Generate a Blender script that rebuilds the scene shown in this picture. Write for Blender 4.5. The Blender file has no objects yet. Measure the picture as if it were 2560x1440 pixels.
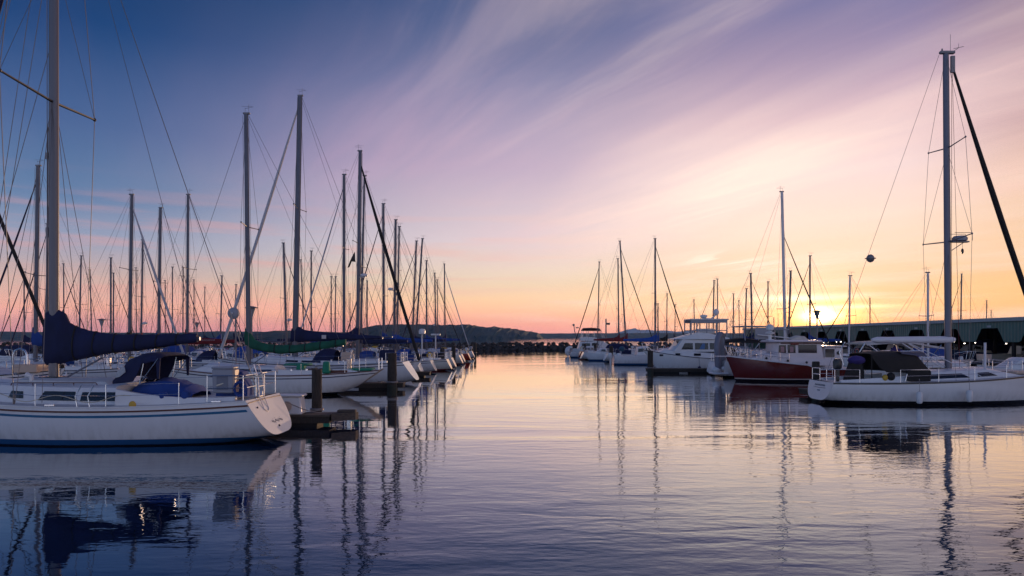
import bpy, math, random
from math import sin, cos, pi, sqrt, atan2, radians, exp
random.seed(7)
F = 1706.0; H = 3.1; HY = 845.0            # focal length in photo pixels, eye height, horizon row
scene = bpy.context.scene
col = scene.collection

# ------------------------------------------------------------------ materials
def s2l(c): return c/12.92 if c <= .04045 else ((c+.055)/1.055)**2.4
def rgb(r, g, b): return (s2l(r/255), s2l(g/255), s2l(b/255), 1)
def node(nt, t, **kw):
    n = nt.nodes.new(t)
    for k, v in kw.items(): setattr(n, k, v)
    return n
MATS = {}
def mat(name, c, rough=.5, metal=0, var=.12, vscale=3.0, bump=0.0, bscale=20, emit=None, stretch=(1, 1, 1), coat=0):
    if name in MATS: return MATS[name]
    m = bpy.data.materials.new(name); m.use_nodes = True; nt = m.node_tree
    b = nt.nodes['Principled BSDF']
    b.inputs['Roughness'].default_value = rough; b.inputs['Metallic'].default_value = metal
    if coat: b.inputs['Coat Weight'].default_value = coat
    tc = node(nt, 'ShaderNodeTexCoord'); mp = node(nt, 'ShaderNodeMapping')
    mp.inputs['Scale'].default_value = stretch
    nt.links.new(tc.outputs['Object'], mp.inputs[0])
    nz = node(nt, 'ShaderNodeTexNoise'); nz.inputs['Scale'].default_value = vscale; nz.inputs['Detail'].default_value = 5
    nt.links.new(mp.outputs[0], nz.inputs['Vector'])
    mx = node(nt, 'ShaderNodeMix', data_type='RGBA')
    mx.inputs[6].default_value = tuple(max(0, x*(1-var*1.6)) for x in c[:3])+(1,)
    mx.inputs[7].default_value = tuple(min(1, x*(1+var)) for x in c[:3])+(1,)
    nt.links.new(nz.outputs[0], mx.inputs[0]); nt.links.new(mx.outputs[2], b.inputs['Base Color'])
    if bump:
        n2 = node(nt, 'ShaderNodeTexNoise'); n2.inputs['Scale'].default_value = bscale; n2.inputs['Detail'].default_value = 4
        nt.links.new(mp.outputs[0], n2.inputs['Vector'])
        bp = node(nt, 'ShaderNodeBump'); bp.inputs['Strength'].default_value = 1; bp.inputs['Distance'].default_value = bump
        nt.links.new(n2.outputs[0], bp.inputs['Height']); nt.links.new(bp.outputs[0], b.inputs['Normal'])
    if emit:
        b.inputs['Emission Color'].default_value = emit[0]; b.inputs['Emission Strength'].default_value = emit[1]
    MATS[name] = m
    return m
def hullmat(name, top, boot, bottom, z1=.05, z2=.17):
    """gelcoat above, boot stripe and antifouling painted at fixed heights over the waterline"""
    if name in MATS: return MATS[name]
    m = mat(name, top, .22, var=.05, vscale=.8, coat=.3)
    nt = m.node_tree; b = nt.nodes['Principled BSDF']
    src = b.inputs['Base Color'].links[0].from_socket
    tc = node(nt, 'ShaderNodeTexCoord'); sp = node(nt, 'ShaderNodeSeparateXYZ')
    nt.links.new(tc.outputs['Object'], sp.inputs[0])
    # grime line: slightly yellowed streaks just above the boot stripe
    mp = node(nt, 'ShaderNodeMapping'); mp.inputs['Scale'].default_value = (2.2, 2.2, .35); nt.links.new(tc.outputs['Object'], mp.inputs[0])
    nn = node(nt, 'ShaderNodeTexNoise'); nn.inputs['Scale'].default_value = 2.5; nn.inputs['Detail'].default_value = 6; nt.links.new(mp.outputs[0], nn.inputs['Vector'])
    zr = node(nt, 'ShaderNodeMapRange'); nt.links.new(sp.outputs[2], zr.inputs[0])
    for i, k in enumerate((z2, z2+.5, .55, .06)): zr.inputs[i+1].default_value = k
    st_ = node(nt, 'ShaderNodeMapRange'); nt.links.new(nn.outputs[0], st_.inputs[0])
    for i, k in enumerate((.42, .72, 0, 1)): st_.inputs[i+1].default_value = k
    gm = node(nt, 'ShaderNodeMath', operation='MULTIPLY'); nt.links.new(zr.outputs[0], gm.inputs[0]); nt.links.new(st_.outputs[0], gm.inputs[1])
    mg = node(nt, 'ShaderNodeMix', data_type='RGBA'); mg.inputs[7].default_value = tuple(x*.45+y for x, y in zip(top[:3], (.04, .03, .012)))+(1,)
    nt.links.new(gm.outputs[0], mg.inputs[0]); nt.links.new(src, mg.inputs[6]); src = mg.outputs[2]
    for zz, cc in ((z2, boot), (z1, bottom)):
        g = node(nt, 'ShaderNodeMath', operation='LESS_THAN'); g.inputs[1].default_value = zz
        nt.links.new(sp.outputs[2], g.inputs[0])
        mx = node(nt, 'ShaderNodeMix', data_type='RGBA'); mx.inputs[7].default_value = cc
        nt.links.new(g.outputs[0], mx.inputs[0]); nt.links.new(src, mx.inputs[6]); src = mx.outputs[2]
    nt.links.new(src, b.inputs['Base Color'])
    return m
WHITE = (.62, .62, .63, 1)
M_hull = hullmat('gelcoat_blue_boot', WHITE, (.02, .08, .2, 1), (.01, .012, .02, 1), .04, .2)
M_hull2 = hullmat('gelcoat_black_boot', (.66, .65, .64, 1), (.012, .012, .015, 1), (.01, .01, .012, 1))
M_hull3 = hullmat('gelcoat_cream_red_boot', (.62, .6, .55, 1), (.22, .02, .02, 1), (.02, .03, .06, 1))
M_hull4 = hullmat('navy_hull', (.02, .04, .12, 1), (.6, .6, .6, 1), (.15, .02, .02, 1))
M_hullred = hullmat('oxblood_hull', (.115, .012, .009, 1), (.55, .45, .4, 1), (.015, .01, .012, 1), .17, .24)
M_hullred2 = hullmat('bright_red_hull', (.3, .03, .02, 1), (.6, .6, .6, 1), (.01, .01, .012, 1))
HULLS = [M_hull, M_hull2, M_hull3, M_hull, M_hull2, M_hull4]
M_deck = mat('deck_gelcoat', (.5, .5, .49, 1), .6, bump=.002, bscale=90, var=.12)
M_cabin = mat('cabin_gelcoat', (.6, .6, .6, 1), .35, var=.07)
M_teak = mat('teak_trim', (.10, .028, .016, 1), .55, var=.3, vscale=8, stretch=(1, 8, 8))
M_alu = mat('mast_aluminium', (.11, .115, .15, 1), .42, metal=.35, var=.1, vscale=2)
M_spar = mat('slate_aluminium', (.085, .088, .115, 1), .4, metal=.35, var=.15, vscale=2)
M_maststeel = mat('mast_dark_aluminium', (.2, .19, .2, 1), .5, metal=.3, var=.15)
M_mastwhite = mat('mast_white_paint', (.6, .58, .6, 1), .4, var=.06)
M_wire = mat('stainless_wire', (.12, .12, .13, 1), .4, metal=.5)
M_chrome = mat('stainless_tube', (.6, .6, .62, 1), .18, metal=.9, var=.05)
M_glass = mat('smoked_glass', (.012, .014, .018, 1), .08, var=.1)
M_navy = mat('navy_canvas', (.004, .008, .05, 1), .85, var=.4, vscale=3, bump=.035, bscale=2.6, stretch=(1, 1, .5))
M_blue = mat('blue_canvas', (.01, .045, .22, 1), .85, var=.25, vscale=3, bump=.012, bscale=5)
M_royal = mat('royal_blue_canvas', (.008, .06, .3, 1), .8, var=.25, vscale=3, bump=.012, bscale=5)
M_green = mat('green_canvas', (.005, .085, .048, 1), .85, var=.35, vscale=3, bump=.035, bscale=2.6, stretch=(1, 1, .5))
M_green2 = mat('bright_green_canvas', (.01, .2, .11, 1), .8, var=.2, bump=.008, bscale=6)
M_red = mat('red_canvas', (.16, .01, .014, 1), .85, var=.25, vscale=3, bump=.012, bscale=5)
M_black = mat('black_canvas', (.007, .006, .007, 1), .8, var=.3, bump=.01, bscale=6)
M_brownc = mat('dark_brown_canvas', (.017, .013, .012, 1), .85, var=.3, bump=.012, bscale=6)
M_purple = mat('purple_canvas', (.035, .02, .14, 1), .8, var=.2, bump=.01, bscale=6)
M_cream = mat('cream_canvas', (.5, .46, .4, 1), .8, var=.15, bump=.01, bscale=6)
M_jibw = mat('furled_white_sail', (.42, .42, .45, 1), .8, var=.15, vscale=4)
M_wood = mat('weathered_dock_wood', (.09, .07, .055, 1), .85, var=.5, vscale=3, bump=.01, bscale=20, stretch=(1, 6, 6))
M_algae = mat('algae_covered_wood', (.012, .018, .01, 1), .7, var=.5, vscale=6, bump=.02, bscale=14)
M_pile = mat('tarred_piling_wood', (.045, .036, .03, 1), .9, var=.6, vscale=4, bump=.02, bscale=12, stretch=(6, 6, 1))
M_rock = mat('breakwater_rock', (.045, .04, .038, 1), .9, var=.6, vscale=.7, bump=.05, bscale=3)
M_forest = mat('forested_hill', (.014, .045, .055, 1), .95, var=.5, vscale=.02, bump=3, bscale=.05)
M_snow = mat('snowy_mountain', (.5, .5, .52, 1), .9, var=.4, vscale=.0016)
M_plastic = mat('white_plastic', (.6, .6, .6, 1), .4, var=.05)
M_grey = mat('grey_plastic', (.25, .26, .3, 1), .5, var=.08)
M_beige = mat('beige_panel', (.5, .36, .27, 1), .5, var=.08)
M_hypalon = mat('grey_inflatable_fabric', (.16, .16, .2, 1), .6, var=.15)
M_darkplastic = mat('black_plastic', (.02, .02, .022, 1), .4)
M_yellow = mat('yellow_bag', (.5, .3, .03, 1), .6)
M_orange = mat('orange_red_plastic', (.45, .06, .02, 1), .6)
M_rope = mat('mooring_rope', (.45, .4, .3, 1), .9, bump=.003, bscale=80)
M_shedgreen = mat('green_metal_siding', (.05, .15, .13, 1), .5, var=.2, vscale=.6)
M_shedtrim = mat('pale_green_gutter', (.28, .36, .38, 1), .5, var=.15)
M_sheddark = mat('dark_shed_timber', (.02, .015, .014, 1), .9, var=.4)
M_lamp = mat('lit_shed_lamp', (1, 1, 1, 1), .5, emit=((1, .86, .72, 1), 9))
M_mark = mat('dark_lettering', (.04, .04, .06, 1), .6)
M_whitemark = mat('pale_lettering', (.5, .45, .45, 1), .6)

# ------------------------------------------------------------------ mesh helpers
SPLIT = {'pushpit', 'hatch', 'cleat', 'drain_fitting', 'cowl_vent', 'winch', 'hardtop_frame', 'bridge_frame', 'dodger_window', 'window_trim', 'bimini_frame', 'handrail', 'dodger_frame', 'top_frame', 'teak_coaming', 'enclosure_rail'}
class MB:
    def __init__(s): s.v = []; s.f = []; s.ch = []
    def add(s, vs, fs):
        o = len(s.v); s.ch.append((o, o+len(vs), len(s.f), len(s.f)+len(fs))); s.v += [tuple(v) for v in vs]; s.f += [tuple(i+o for i in f) for f in fs]; return s
    def box(s, x0, x1, y0, y1, z0, z1, taper=0.0, bev=0.0):
        t = taper
        b = min(bev, abs(x1-x0)/2.1, abs(y1-y0)/2.1, abs(z1-z0)/2.1)
        if b <= 0:
            vs = [(x0, y0, z0), (x1, y0, z0), (x1, y1, z0), (x0, y1, z0), (x0+t, y0+t, z1), (x1-t, y0+t, z1), (x1-t, y1-t, z1), (x0+t, y1-t, z1)]
            return s.add(vs, [(0, 3, 2, 1), (4, 5, 6, 7), (0, 1, 5, 4), (1, 2, 6, 5), (2, 3, 7, 6), (3, 0, 4, 7)])
        def ring(i, z, t):
            a0, a1, c0, c1 = x0+t+i, x1-t-i, y0+t+i, y1-t-i; e = max(b-i, b*.3)
            return [(a0+e, c0, z), (a1-e, c0, z), (a1, c0+e, z), (a1, c1-e, z), (a1-e, c1, z), (a0+e, c1, z), (a0, c1-e, z), (a0, c0+e, z)]
        return s.loft([ring(b, z0, 0), ring(0, z0+b, 0), ring(0, z1-b, t), ring(b, z1, t)], closed=True, caps=True)
    def loft(s, rings, closed=True, caps=True):
        n = len(rings[0]); vs = [p for r in rings for p in r]; fs = []
        for i in range(len(rings)-1):
            for j in range(n if closed else n-1):
                k = (j+1) % n
                fs.append((i*n+j, i*n+k, (i+1)*n+k, (i+1)*n+j))
        if caps and closed:
            fs.append(tuple(reversed(range(n)))); fs.append(tuple((len(rings)-1)*n+j for j in range(n)))
        return s.add(vs, fs)
    def tube(s, pts, r, n=6, r2=None, caps=True, squash=1.0):
        P = [tuple(p) for p in pts]; rings = []
        m = len(P)
        for i, p in enumerate(P):
            a = P[max(0, i-1)]; b = P[min(m-1, i+1)]
            d = [b[k]-a[k] for k in range(3)]; L = sqrt(sum(x*x for x in d)) or 1; d = [x/L for x in d]
            up = (0, 1, 0) if abs(d[1]) < .8 else (1, 0, 0)
            u = (up[1]*d[2]-up[2]*d[1], up[2]*d[0]-up[0]*d[2], up[0]*d[1]-up[1]*d[0])
            l = sqrt(sum(x*x for x in u)) or 1; u = [x/l for x in u]
            w = (d[1]*u[2]-d[2]*u[1], d[2]*u[0]-d[0]*u[2], d[0]*u[1]-d[1]*u[0])
            rr = r if r2 is None else r+(r2-r)*i/(m-1)
            rings.append([tuple(p[k]+rr*(cos(2*pi*j/n)*u[k]+sin(2*pi*j/n)*squash*w[k]) for k in range(3)) for j in range(n)])
        return s.loft(rings, True, caps)
    def sphere(s, c, rx, ry=None, rz=None, n=10, m=6):
        ry = ry or rx; rz = rz or rx
        rings = []
        for i in range(m+1):
            a = -pi/2+pi*i/m; e = max(cos(a), .02)
            rings.append([(c[0]+rx*e*cos(2*pi*j/n), c[1]+ry*e*sin(2*pi*j/n), c[2]+rz*sin(a)) for j in range(n)])
        return s.loft(rings)
    def lathe(s, cx, cy, prof, n=12):
        return s.loft([[(cx+r*cos(2*pi*j/n), cy+r*sin(2*pi*j/n), z) for j in range(n)] for r, z in prof])
    def poly(s, pts, thick_axis, a, b):
        """extrude polygon given in the two other axes between a and b on thick_axis (0,1,2)"""
        def mk(p, q):
            if thick_axis == 1: return (p[0], q, p[1])
            if thick_axis == 0: return (q, p[0], p[1])
            return (p[0], p[1], q)
        return s.loft([[mk(p, a) for p in pts], [mk(p, b) for p in pts]])
    def build(s, name, m, parent=None, smooth=True):
        if name in SPLIT and len(s.ch) > 1:      # separate pieces become separate parts
            bb = []
            for a, b, c, d in s.ch:
                vs = s.v[a:b]; bb.append([(min(v[k] for v in vs)-.012, max(v[k] for v in vs)+.012) for k in range(3)])
            par = list(range(len(bb)))
            def fd(i):
                while par[i] != i: i = par[i]
                return i
            for i in range(len(bb)):
                for j in range(i):
                    if all(bb[i][k][0] <= bb[j][k][1] and bb[j][k][0] <= bb[i][k][1] for k in range(3)): par[fd(i)] = fd(j)
            gr = {}
            for i in range(len(bb)): gr.setdefault(fd(i), []).append(i)
            if len(gr) > 1:
                out_ = None
                for g in gr.values():
                    q = MB()
                    for i in g:
                        a, b, c, d = s.ch[i]; q.add(s.v[a:b], [tuple(x-a for x in f) for f in s.f[c:d]])
                    out_ = q.build(name, m, parent, smooth)
                return out_
        me = bpy.data.meshes.new(name); me.from_pydata(s.v, [], s.f); me.validate(); me.update()
        if smooth:
            me.polygons.foreach_set('use_smooth', [True]*len(me.polygons))
            try: me.set_sharp_from_angle(angle=radians(38))
            except Exception: pass
        o = bpy.data.objects.new(name, me); me.materials.append(m); col.objects.link(o)
        if parent is not None: o.parent = parent
        return o
def tag(o, label=None, cat=None, group=None, kind=None):
    if label: o['label'] = label
    if cat: o['category'] = cat
    if group: o['group'] = group
    if kind: o['kind'] = kind
    return o
def empty(name, loc, rz=0, label=None, cat=None, group=None):
    o = bpy.data.objects.new(name, None); o.location = loc; o.rotation_euler = (0, 0, rz); o.empty_display_size = .3
    col.objects.link(o); return tag(o, label, cat, group)

# ------------------------------------------------------------------ hull form (shared by every boat)
class Hull:
    """+x bow, z=0 waterline"""
    def __init__(s, xs, xb, B, fs, fm, fb, ts=.75, rake=.3, ob=.9, zbs=.15, draft=.5, full=.62, bowpow=1.9):
        s.__dict__.update(locals()); s.L = xb-xs
    def sheer(s, t):
        u = t
        a = s.fs; c = s.fb; b = s.fm
        return a*(1-u)*(1-2*u)+4*b*u*(1-u)*1+c*u*(2*u-1)
    def beam(s, t):
        if t < .45: return s.B*(s.ts+(1-s.ts)*sin(pi/2*t/.45))
        u = (t-.45)/.55
        return s.B*max(0.012, 1-u**s.bowpow)
    def bot(s, t):
        if t < .45: return s.zbs+(-s.draft-s.zbs)*sin(pi/2*t/.45)**.9
        u = (t-.45)/.55
        return -s.draft*(1-u**5)-.05*u
    def pt(s, t, a, side=1, off=0.0):
        z0 = s.sheer(t); zb = s.bot(t); b = s.beam(t)
        th = a*pi/2; u = max(0, (t-.45)/.55)
        pw = s.full+(1.05-s.full)*u**1.5
        y = (b+off)*cos(th)**pw if a < 1 else 0.0
        z = z0-(z0-zb)*sin(th)**(1.05)
        fr = (z0-z)/(z0-zb)
        x = s.xs+t*s.L-s.ob*u**4*fr
        if t < .3: x -= s.rake*fr*(1-t/.3)
        return (x, side*y, z)
    def at_x(s, x): return min(1, max(0, (x-s.xs)/s.L))
    def bw(s, x): return s.beam(s.at_x(x))
    def sh(s, x): return s.sheer(s.at_x(x))
    def mesh(s, nt=22, na=9):
        mb = MB(); rings = []
        for i in range(nt+1):
            t = i/nt
            r = [s.pt(t, k/na, 1) for k in range(na+1)]+[s.pt(t, k/na, -1) for k in range(na-1, -1, -1)]
            rings.append(r)
        mb.loft(rings, closed=False, caps=False)
        return mb
    def transom(s, na=9, off=.0):
        r = [s.pt(0, k/na, 1) for k in range(na+1)]+[s.pt(0, k/na, -1) for k in range(na-1, -1, -1)]
        if off: r = [(p[0]-off, p[1], p[2]) for p in r]
        mb = MB(); mb.add(r, [tuple(range(len(r)))]); return mb
    def deck(s, nt=22):
        mb = MB(); rings = []
        for i in range(nt+1):
            t = i/nt; b = s.beam(t)-.004; z = s.sheer(t)
            x = s.xs+t*s.L
            rings.append([(x, b*k/4, z-.012+.05*(1-(k/4)**2)*min(1, b)) for k in range(-4, 5)])
        mb.loft(rings, closed=False, caps=False); return mb
    def band(s, dz0, dz1, off=.012, t0=0.0, t1=.995, nt=26, sides=(1, -1)):
        """thin strip running round the topsides, dz metres below the sheer"""
        mb = MB()
        for sd in sides:
            rings = []
            for i in range(nt+1):
                t = t0+(t1-t0)*i/nt; z0 = s.sheer(t); zb = s.bot(t)
                q = []
                for dz, o in ((dz0, 0), (dz0, off), (dz1, off), (dz1, 0)):
                    f = min(1, max(0, dz/(z0-zb))); a = math.asin(f**(1/1.05))/(pi/2)
                    x, y, z = s.pt(t, a, 1, o); q.append((x, sd*(y if o else max(0, y-.01)), z))
                rings.append(q)
            mb.loft(rings, True, True)
        return mb

def house_rings(x0, x1, w0f, z0f, h, slope_f=.5, slope_a=.05, tumble=.1, crown=.06, n=12, shoulder=.14):
    """superstructure lofted along x; w0f(x) half width at base, z0f(x) base height"""
    rings = []
    for i in range(n+1):
        q = i/n; x = x0+(x1-x0)*q
        hf = 1.0
        da = (x-x0); df = (x1-x)
        if slope_a > 0 and da < slope_a: hf = min(hf, max(.02, da/slope_a))
        if slope_f > 0 and df < slope_f: hf = min(hf, max(.02, df/slope_f))
        hh = h*hf; w = w0f(x); z = z0f(x); wt = w*(1-tumble*hf)
        sh = min(shoulder, hh*.45)
        rings.append([(x, -w, z-.03), (x, -wt, z+hh-sh), (x, -wt+sh*.35, z+hh-sh*.25), (x, -wt+sh*1.1, z+hh), (x, -wt*.4, z+hh+crown*hf), (x, wt*.4, z+hh+crown*hf), (x, wt-sh*1.1, z+hh), (x, wt-sh*.35, z+hh-sh*.25), (x, wt, z+hh-sh), (x, w, z-.03)])
    return rings
def stations(x0, x1, extra, n=10):
    xs = sorted(set([x0+(x1-x0)*i/n for i in range(n+1)]+[e for e in extra if x0 <= e <= x1])); return xs

def side_windows(spec, w0f, z0f, h, tumble, shoulder=.14, sides=(1, -1), off=.014):
    """spec: list of (xa,xb,f0,f1,slantA,slantB); quad panes lying on the cabin side"""
    outs = []
    for (xa, xb, f0, f1, sa, sb) in spec:
        for sd in sides:
            hs = h-min(shoulder, h*.45)
            def P(x, f, o):
                y = w0f(x)*(1-tumble*min(1, f/(hs/h))); return (x, sd*(y+o), z0f(x)+h*f)
            q = [(xa, f0), (xb, f0), (xb+sb, f1), (xa+sa, f1)]
            mb = MB(); mb.loft([[P(x, f, -.01) for x, f in q], [P(x, f, off) for x, f in q]])
            outs.append(mb)
    return outs

def cover(mb, x0, x1, top, bot, wid, n=16, m=10, jit=.012):
    """bundled sail under its cover: x0 at mast, x1 at boom end; top/bot/wid functions of s in 0..1"""
    rings = []
    rnd = random.Random(int(abs(x0*13+x1*7)*10))
    for i in range(n+1):
        q = i/n; x = x0+(x1-x0)*q; zt = top(q); zb = bot(q); w = wid(q); c = (zt+zb)/2; hh = (zt-zb)/2
        r = []
        for j in range(m):
            a = 2*pi*j/m+pi/2
            k = rnd.uniform(-jit, jit)
            yy = (w+k)*cos(a)*(1-.28*sin(a)); zz = c+(hh+k)*sin(a)
            r.append((x, yy, zz))
        rings.append(r)
    mb.loft(rings); return mb
def cover_ties(root, x0, x1, top, bot, wid, pos, m, name='sail_tie'):
    for q in pos:
        mb = MB(); rings = []
        for dq in (-.004, .004):
            c = (top(q+dq)+bot(q+dq))/2; hh = (top(q+dq)-bot(q+dq))/2+.022; w = wid(q+dq)+.022
            for k in (0, 1): pass
            rings.append([(x0+(x1-x0)*(q+dq), w*cos(2*pi*j/16+pi/2)*(1-.28*sin(2*pi*j/16+pi/2)), c+hh*sin(2*pi*j/16+pi/2)) for j in range(16)])
        mb.loft(rings); mb.build(name, m, root)
def lerp_tab(tab):
    def f(q):
        for (a, va), (b, vb) in zip(tab, tab[1:]):
            if q <= b:
                u = (q-a)/(b-a) if b > a else 0; return va+(vb-va)*u
        return tab[-1][1]
    return f

def rail(mb, hull, xa, xb, h=.6, n=4, r=.014, inset=.06, top2=.3, wires=True, sides=(1, -1), wr=.006):
    for sd in sides:
        pts = []
        for i in range(n+1):
            x = xa+(xb-xa)*i/n; y = sd*max(.05, hull.bw(x)-inset); z = hull.sh(x)
            mb.tube([(x, y, z-.02), (x, y, z+h)], r, 5); pts.append((x, y, z))
        if wires:
            mb.tube([(p[0], p[1], p[2]+h-.01) for p in pts], wr, 4)
            mb.tube([(p[0], p[1], p[2]+top2) for p in pts], wr, 4)
    return mb
def pushpit(hull, h=.62, r=.014, x_in=1.0):
    mb = MB(); xs = hull.xs+.08; b = hull.bw(xs)-.1; z = hull.sh(xs)
    for zz in (h, h*.5):
        mb.tube([(xs+x_in, hull.bw(xs+x_in)-.08, z+zz), (xs+.12, b, z+zz), (xs, b-.12, z+zz), (xs, .35, z+zz)], r, 5)
        mb.tube([(xs+x_in, -hull.bw(xs+x_in)+.08, z+zz), (xs+.12, -b, z+zz), (xs, -b+.12, z+zz), (xs, -.35, z+zz)], r, 5)
    for y in (b, -b, .35, -.35): mb.tube([(xs+.02, y, z-.02), (xs+.02, y, z+h)], r, 5)
    for sd in (1, -1):
        y = sd*(hull.bw(xs+x_in)-.08); mb.tube([(xs+x_in, y, z-.02), (xs+x_in, y, z+h)], r, 5)
    return mb
def pulpit(hull, h=.6, r=.014):
    mb = MB(); xb = hull.xb; z = hull.sh(xb-.1); x1 = xb-1.3; b = hull.bw(x1)-.05
    mb.tube([(x1, b, hull.sh(x1)+h), (xb-.4, .25, z+h+.05), (xb+.05, .12, z+h+.05), (xb+.05, -.12, z+h+.05), (xb-.4, -.25, z+h+.05), (x1, -b, hull.sh(x1)+h)], r, 5)
    for sd in (1, -1):
        mb.tube([(x1, sd*b, hull.sh(x1)), (x1, sd*b, hull.sh(x1)+h)], r, 5)
        mb.tube([(xb-.55, sd*.22, z-.03), (xb-.4, sd*.25, z+h+.05)], r, 5)
        mb.tube([(xb-.2, sd*.05, z-.03), (xb+.05, sd*.12, z+h+.05)], r, 5)
    return mb

def mast_mesh(top, zb, rx, ry, n=10):
    mb = MB(); rings = []
    for q in (0, .25, .5, .75, .93, 1):
        k = 1-.12*q if q < 1 else .8
        rings.append([(top[0]*q+rx*k*cos(2*pi*j/n), top[1]*q+ry*k*sin(2*pi*j/n), zb+(top[2]-zb)*q) for j in range(n)])
    return mb.loft(rings)

GEAR = []
def sailboat(loc, d_sign, M, L=10, mastpos=.56, lean=0.0, B=1.6, hullm=None, covermat=None, jib=None, jibr=.055, dodger=None, lod=1, label='',
             boomlen=None, boomz=2.75, fbd=(1.05, 1.0, 1.3), rake=.35, spreaders=(.5,), mastm=None, mastr=(.10, .07), stack=True, group='sailboats moored in the marina',
             cabin=True, wr=None, forestay_frac=1.0, radar=None, mizzen=None, hull=None, canopy_rail=True, mast_only=False):
    root = empty('sailing_boat', loc, 0 if d_sign > 0 else pi, label, 'sailboat', group)
    mastm = mastm or M_spar; hullm = hullm or M_hull
    xs = -L*mastpos; xb = L*(1-mastpos)
    hl = hull or Hull(xs, xb, B, *fbd, rake=rake, draft=.45, ts=.72)
    dist = loc[1]
    wr = wr or (.009 if dist < 60 else .012)
    h = hl.mesh(22 if lod else 14, 9 if lod else 6)
    h.build('hull', hullm, root)
    hl.transom(9 if lod else 6).build('transom', hullm, root, smooth=False)
    hl.deck(18 if lod else 10).build('deck', M_deck, root)
    if lod:
        hl.band(.0, .05, .018).build('toe_rail', M_teak if (hullm is M_hull3 or hl.rake < 0) else M_darkplastic, root)
        if hullm is not M_hull4: hl.band(.16, .21, .006).build('sheer_stripe', M_navy, root)
    # cabin
    w0 = lambda x: min(hl.bw(x)*.68, B*.62)
    z0 = lambda x: hl.sh(x)
    ch = .42 if dist > 30 else .5
    ca, cf = -L*.16, L*.24
    rings = house_rings(ca, cf, w0, z0, ch, slope_f=.9, slope_a=.12, tumble=.14, n=16 if lod else 10)
    MB().loft(rings).build('cabin', M_cabin, root)
    if dist < 95:
        spec = [(ca+.35, ca+1.35, .36, .66, .06, -.02), (ca+1.55, ca+2.4, .36, .64, .02, -.1)]
        for w in side_windows(spec, w0, z0, ch, .14): w.build('window', M_glass, root, smooth=False)
    # coamings
    for sd in (1, -1):
        cb = MB(); rr = []
        for i in range(7):
            x = xs+.7+(ca-xs-.7)*i/6; y = sd*min(hl.bw(x)*.62, B*.6); z = hl.sh(x)
            hh = .14+.14*i/6
            rr.append([(x, y-.1, z-.02), (x, y+.1, z-.02), (x, y+.06, z+hh), (x, y-.06, z+hh)])
        cb.loft(rr); cb.build('cockpit_coaming', M_cabin, root)
    if dodger is not None:
        db = MB(); rr = []
        zc = z0(ca)+ch*.6
        for i in range(7):
            q = i/6; x = ca-.85+1.6*q; hh = (.85, .93, .95, .93, .85, .6, .12)[i]; w = B*.58
            rr.append([(x, w*cos(a), zc-.12+hh*sin(a)**.7) for a in [pi*k/10 for k in range(11)]])
        db.loft(rr, closed=False, caps=False)
        rr2 = [[(p[0]*1.0, p[1]*.97, p[2]-.03) for p in r] for r in rr]
        db.loft(rr2, closed=False, caps=False)
        db.build('dodger', dodger, root)
    # mast
    top = (lean*d_sign, 0, M)
    mast_mesh(top, z0(0)+.1, mastr[0], mastr[1], 10 if lod else 6).build('mast', mastm, root)
    def mp(z): q = (z-1.3)/(M-1.3); return (top[0]*q, 0, z)
    hd = MB(); hd.box(top[0]-.22, top[0]+.16, -.07, .07, M-.02, M+.08, bev=.02)
    hd.tube([(top[0]-.15, 0, M+.05), (top[0]-.15, 0, M+.55 if lod else M+.35)], .01, 4)
    hd.tube([(top[0]+.05, 0, M+.3), (top[0]-.45, .1, M+.36)], .009, 4); hd.tube([(top[0]+.05, 0, M), (top[0]+.05, 0, M+.34)], .008, 4)
    hd.tube([(top[0]+.25, 0, M+.42), (top[0]-.35, .0, M+.42)], .007, 4)
    hd.build('masthead', M_maststeel, root)
    hbeam = hl.bw(0)-.08
    tips = []
    for fr in spreaders:
        z = 1.3+(M-1.3)*fr; c = mp(z); ln = min(hbeam*1.05, .75+.08*B*M/4)*(1.0 if fr < .6 else .75)
        for sd in (1, -1):
            sb = MB(); sb.tube([(c[0], 0, z), (c[0]-.15, sd*ln, z+.06)], .035, 5, r2=.022); sb.sphere((c[0]-.15, sd*ln, z+.06), .05, n=6, m=4)
            sb.build('spreader', M_maststeel, root)
        tips.append((z+.06, ln, c[0]-.15))
    # rigging
    sh = MB()
    for sd in (1, -1):
        pts = [(.02, sd*hbeam, hl.sh(0))]+[(x, sd*l, z) for z, l, x in sorted(tips)]+[(top[0], 0, M-.05)]
        sh.tube(pts, wr, 4)
        c = mp(tips[0][0]-.1) if tips else mp(M*.6)
        sh.tube([(.45, sd*hbeam, hl.sh(0)), c], wr, 4); sh.tube([(-.5, sd*hbeam, hl.sh(0)), c], wr, 4)
    sh.build('shrouds', M_wire, root)
    ft = mp(1.3+(M-1.3)*forestay_frac-.12)
    bs = MB(); bs.tube([(hl.xs+.1, 0, hl.sh(hl.xs)), (top[0]-.1, 0, M)], wr, 4); bs.build('backstay', M_wire, root)
    bowp = (hl.xb-.15, 0, hl.sh(hl.xb)+.12)
    fs_ = MB()
    if jib is not None:
        n = 9; P = [(bowp[0]+(ft[0]-bowp[0])*i/n, 0, bowp[2]+(ft[2]-.3-bowp[2])*i/n-.18*sin(pi*i/n)) for i in range(n+1)]
        for i in range(n):
            ra = jibr*(1.0 if i < n*.65 else 1.0-(i-n*.65)/(n*.35)*.55); rb = jibr*(1.0 if i+1 < n*.65 else 1.0-(i+1-n*.65)/(n*.35)*.55)
            fs_.tube([P[i], P[i+1]], ra, 7, r2=rb)
        fs_.lathe(bowp[0], bowp[1], [(.02, bowp[2]-.1), (.11, bowp[2]-.08), (.11, bowp[2]+.06), (.02, bowp[2]+.08)], 8)
        fs_.build('furled_jib', jib, root)
    else:
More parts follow.
